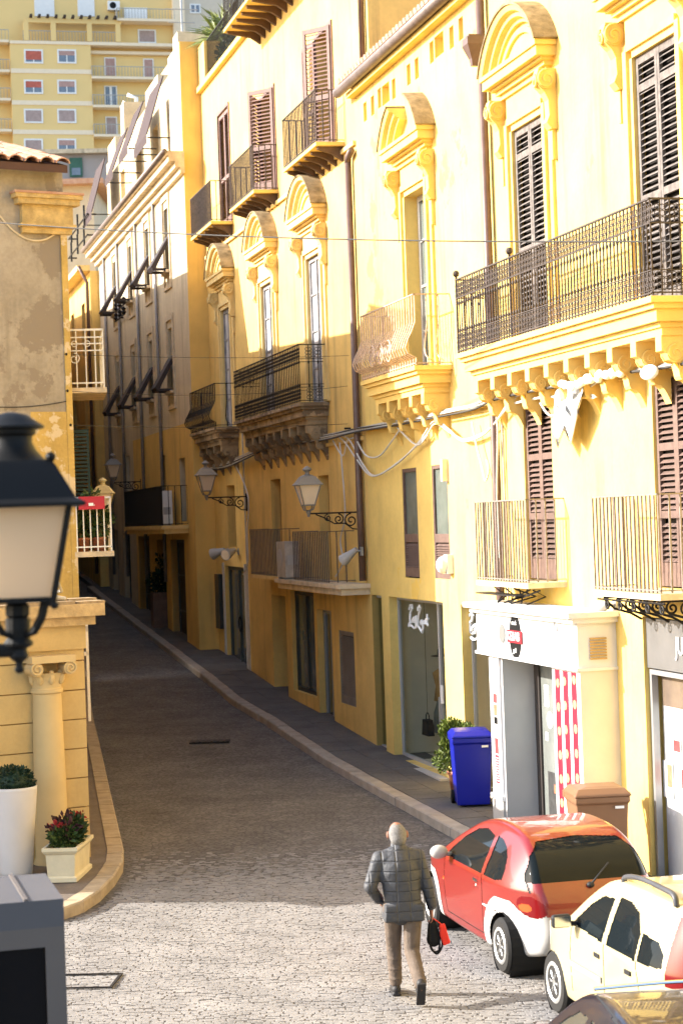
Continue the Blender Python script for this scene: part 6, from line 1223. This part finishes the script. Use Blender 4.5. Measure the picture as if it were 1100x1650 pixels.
hipL, hipR = (-.095, .0, .88), (.095, .0, .88); knL, knR = (-.075, .20, .49), (.07, -.02, .46); anL, anR = (-.06, .24, .09), (.10, -.36, .19)
shL, shR = (-.185, -.01, 1.355), (.185, -.01, 1.355); elL, elR = (-.295, -.05, 1.09), (.255, .0, 1.07); wrL, wrR = (-.21, .12, .93), (.275, .05, .84)
body = MB(); body.capsule((0, .0, .92), (0, .0, 1.28), .09, .09, 14, 4); body.capsule(hipL, knL, .075, .052); body.capsule(knL, anL, .05, .035); body.capsule(hipR, knR, .075, .052); body.capsule(knR, anR, .05, .035)
for a, b, c_ in ((shL, elL, wrL), (shR, elR, wrR)): body.capsule(a, b, .048, .042); body.capsule(b, c_, .040, .026)
body.capsule((0, .0, 1.36), (0, .03, 1.48), .062, .056); body.ball((0, .045, 1.56), (.080, .098, .112), 18, 14); body.ball((0, .085, 1.50), (.06, .06, .06), 12, 8); body.ball((0, .15, 1.545), (.014, .022, .026), 8, 6)
for sg in (-1, 1): body.ball((sg * .092, .04, 1.555), (.016, .026, .038), 10, 8)
for (wr_, el_, sg) in ((wrL, elL, -1), (wrR, elR, 1)):
    wv_ = Vector(wr_); d_ = (wv_ - Vector(el_)).normalized(); sd = Vector((0, 1, 0)); sd = (sd - d_ * sd.dot(d_)).normalized(); body.capsule(wv_, wv_ + d_ * .07, .026, .032, 12, 4, .6, sd)
    for k, L_ in enumerate((.065, .075, .07, .055)):
        p0 = wv_ + d_ * .085 + sd * (.027 - .018 * k); p1 = p0 + d_ * L_ * .5; p2 = p1 + (d_ * .6 + Vector((-sg * .8, 0, 0))).normalized() * L_ * .5; body.capsule(p0, p1, .0095, .009, 8, 3); body.capsule(p1, p2, .009, .008, 8, 3)
    p0 = wv_ + d_ * .03 + sd * .03; p1 = p0 + (d_ + sd * .8).normalized() * .04; body.capsule(p0, p1, .011, .010, 8, 3); body.capsule(p1, p1 + d_ * .03, .010, .009, 8, 3)
remesh(body.obj('body', SKIN, MAN), .0075, 4)
hair = MB(); hair.ball((0, .015, 1.56), (.087, .090, .106), 18, 12); hair.ball((0, -.015, 1.525), (.080, .068, .072), 14, 10); cutv = hair
ho = hair.obj('hair', HAIR, MAN); remesh(ho, .009, 3); ball = MB(); ball.ball((0, .02, 1.632), (.040, .052, .040), 14, 10); remesh(ball.obj('bald_crown', SKIN, MAN), .008, 2)
jk = MB(); jk.capsule((0, .0, .88), (0, -.03, 1.24), .175, .185, 20, 5, .70, (1, 0, 0)); jk.capsule((0, -.025, 1.20), (0, -.02, 1.29), .20, .185, 20, 5, .62, (1, 0, 0)); jk.capsule((-.12, -.02, 1.335), (.12, -.02, 1.335), .085, .085); jk.capsule((-.17, -.015, 1.34), (-.05, -.01, 1.40), .075, .06); jk.capsule((.17, -.015, 1.34), (.05, -.01, 1.40), .075, .06); jk.capsule(shL, elL, .072, .064); jk.capsule(elL, (-.225, .09, .955), .062, .055); jk.capsule(shR, elR, .072, .062); jk.capsule(elR, (.274, .045, .875), .064, .052); jk.box(-.19, .19, -.125, .125, .76, .92)
jo = jk.obj('jacket', JKT, MAN); remesh(jo, .011, 7); cl = MB(); cl.capsule((0, -.01, 1.40), (0, .02, 1.465), .088, .074, 16, 3); remesh(cl.obj('collar', JKT, MAN), .01, 3)
tz = MB(); tz.capsule(hipL, knL, .098, .075); tz.capsule(knL, (-.062, .235, .13), .074, .062); tz.capsule(hipR, knR, .098, .075); tz.capsule(knR, (.098, -.33, .22), .074, .06); tz.capsule((-.08, 0, .86), (.08, 0, .86), .11, .11)
for (a, b) in ((knL, (-.062, .235, .13)), (knR, (.098, -.33, .22))):
    for k in range(4): q = Vector(a).lerp(Vector(b), .1 + .27 * k); tz.ball(q, (.082 - .004 * k, .078, .022), 12, 6)
remesh(tz.obj('trousers', TROU, MAN), .010, 4)
for (an, pitch, nm) in (((-.062, .26, .0), 0, 'shoe'), ((.10, -.36, .03), -58, 'shoe')):
    sh_ = MB(); sh_.capsule((0, -.05, .055), (0, .03, .06), .046, .05); sh_.capsule((0, .03, .045), (0, .16, .035), .048, .036, 12, 4, 1, (1, 0, 0)); sh_.box(-.044, .044, -.09, .18, .0, .02); so_ = sh_.obj(nm, SHOE, MAN, loc=Vector(an)); remesh(so_, .008, 3)
    if pitch: so_.rotation_euler = (R(pitch), 0, 0); so_.location = (an[0], an[1] - .02, .16)
for o_ in MAN.children:
    if o_.name.split('.')[0] in ('body', 'hair', 'bald_crown', 'jacket', 'collar'):
        for v in o_.data.vertices:
            k_ = max(0.0, v.co.z - .85); v.co.y += k_ * .10; v.co.x += -k_ * .035 + .012 * math.sin(v.co.z * 9) * (k_ > 0)
M4 = Matrix.Translation(mp_) @ Matrix.Rotation(R(6), 4, 'Z')
hnd = M4 @ Vector((.285, .07, .74))
bg = thing('black_bag', 'black bag with looped straps in the walking man\'s right hand', 'bag', hnd, R(6)); b = MB(); b.capsule((0, .0, -.06), (.01, .0, -.20), .045, .07, 12, 4, .55, (1, 0, 0)); remesh(b.obj('pouch', BLACK, bg), .008, 4); MB().tube(sm([(0, 0, .02), (-.03, -.02, -.1), (-.02, -.03, -.28), (.05, -.03, -.30), (.06, -.02, -.18), (.02, 0, .0)], 6), .010, 6).tube(sm([(0, .01, .02), (.05, .0, -.1), (.09, -.02, -.24), (.03, -.03, -.33), (-.03, -.02, -.22), (0, 0, 0)], 6), .010, 6).obj('strap', BLACK, bg)
rd = thing('red_pouch', 'bright red pouch dangling beside the black bag', 'pouch', hnd + Vector((.10, -.03, -.02)), R(6)); b = MB(); b.ext([(-.035, -.03), (.02, -.02), (.04, -.10), (.07, -.21), (-.0, -.235), (-.03, -.13)], 1, -.018, .018); o_ = b.obj('pouch', mat('bright_red_cloth', (.65, .03, .015), .6), rd); bv = o_.modifiers.new('bevel', 'BEVEL'); bv.width = .012; bv.segments = 2; MB().tube([(-.09, .03, .03), (-.01, 0, -.03)], .006, 5).obj('cord', MATS['bright_red_cloth'], rd)
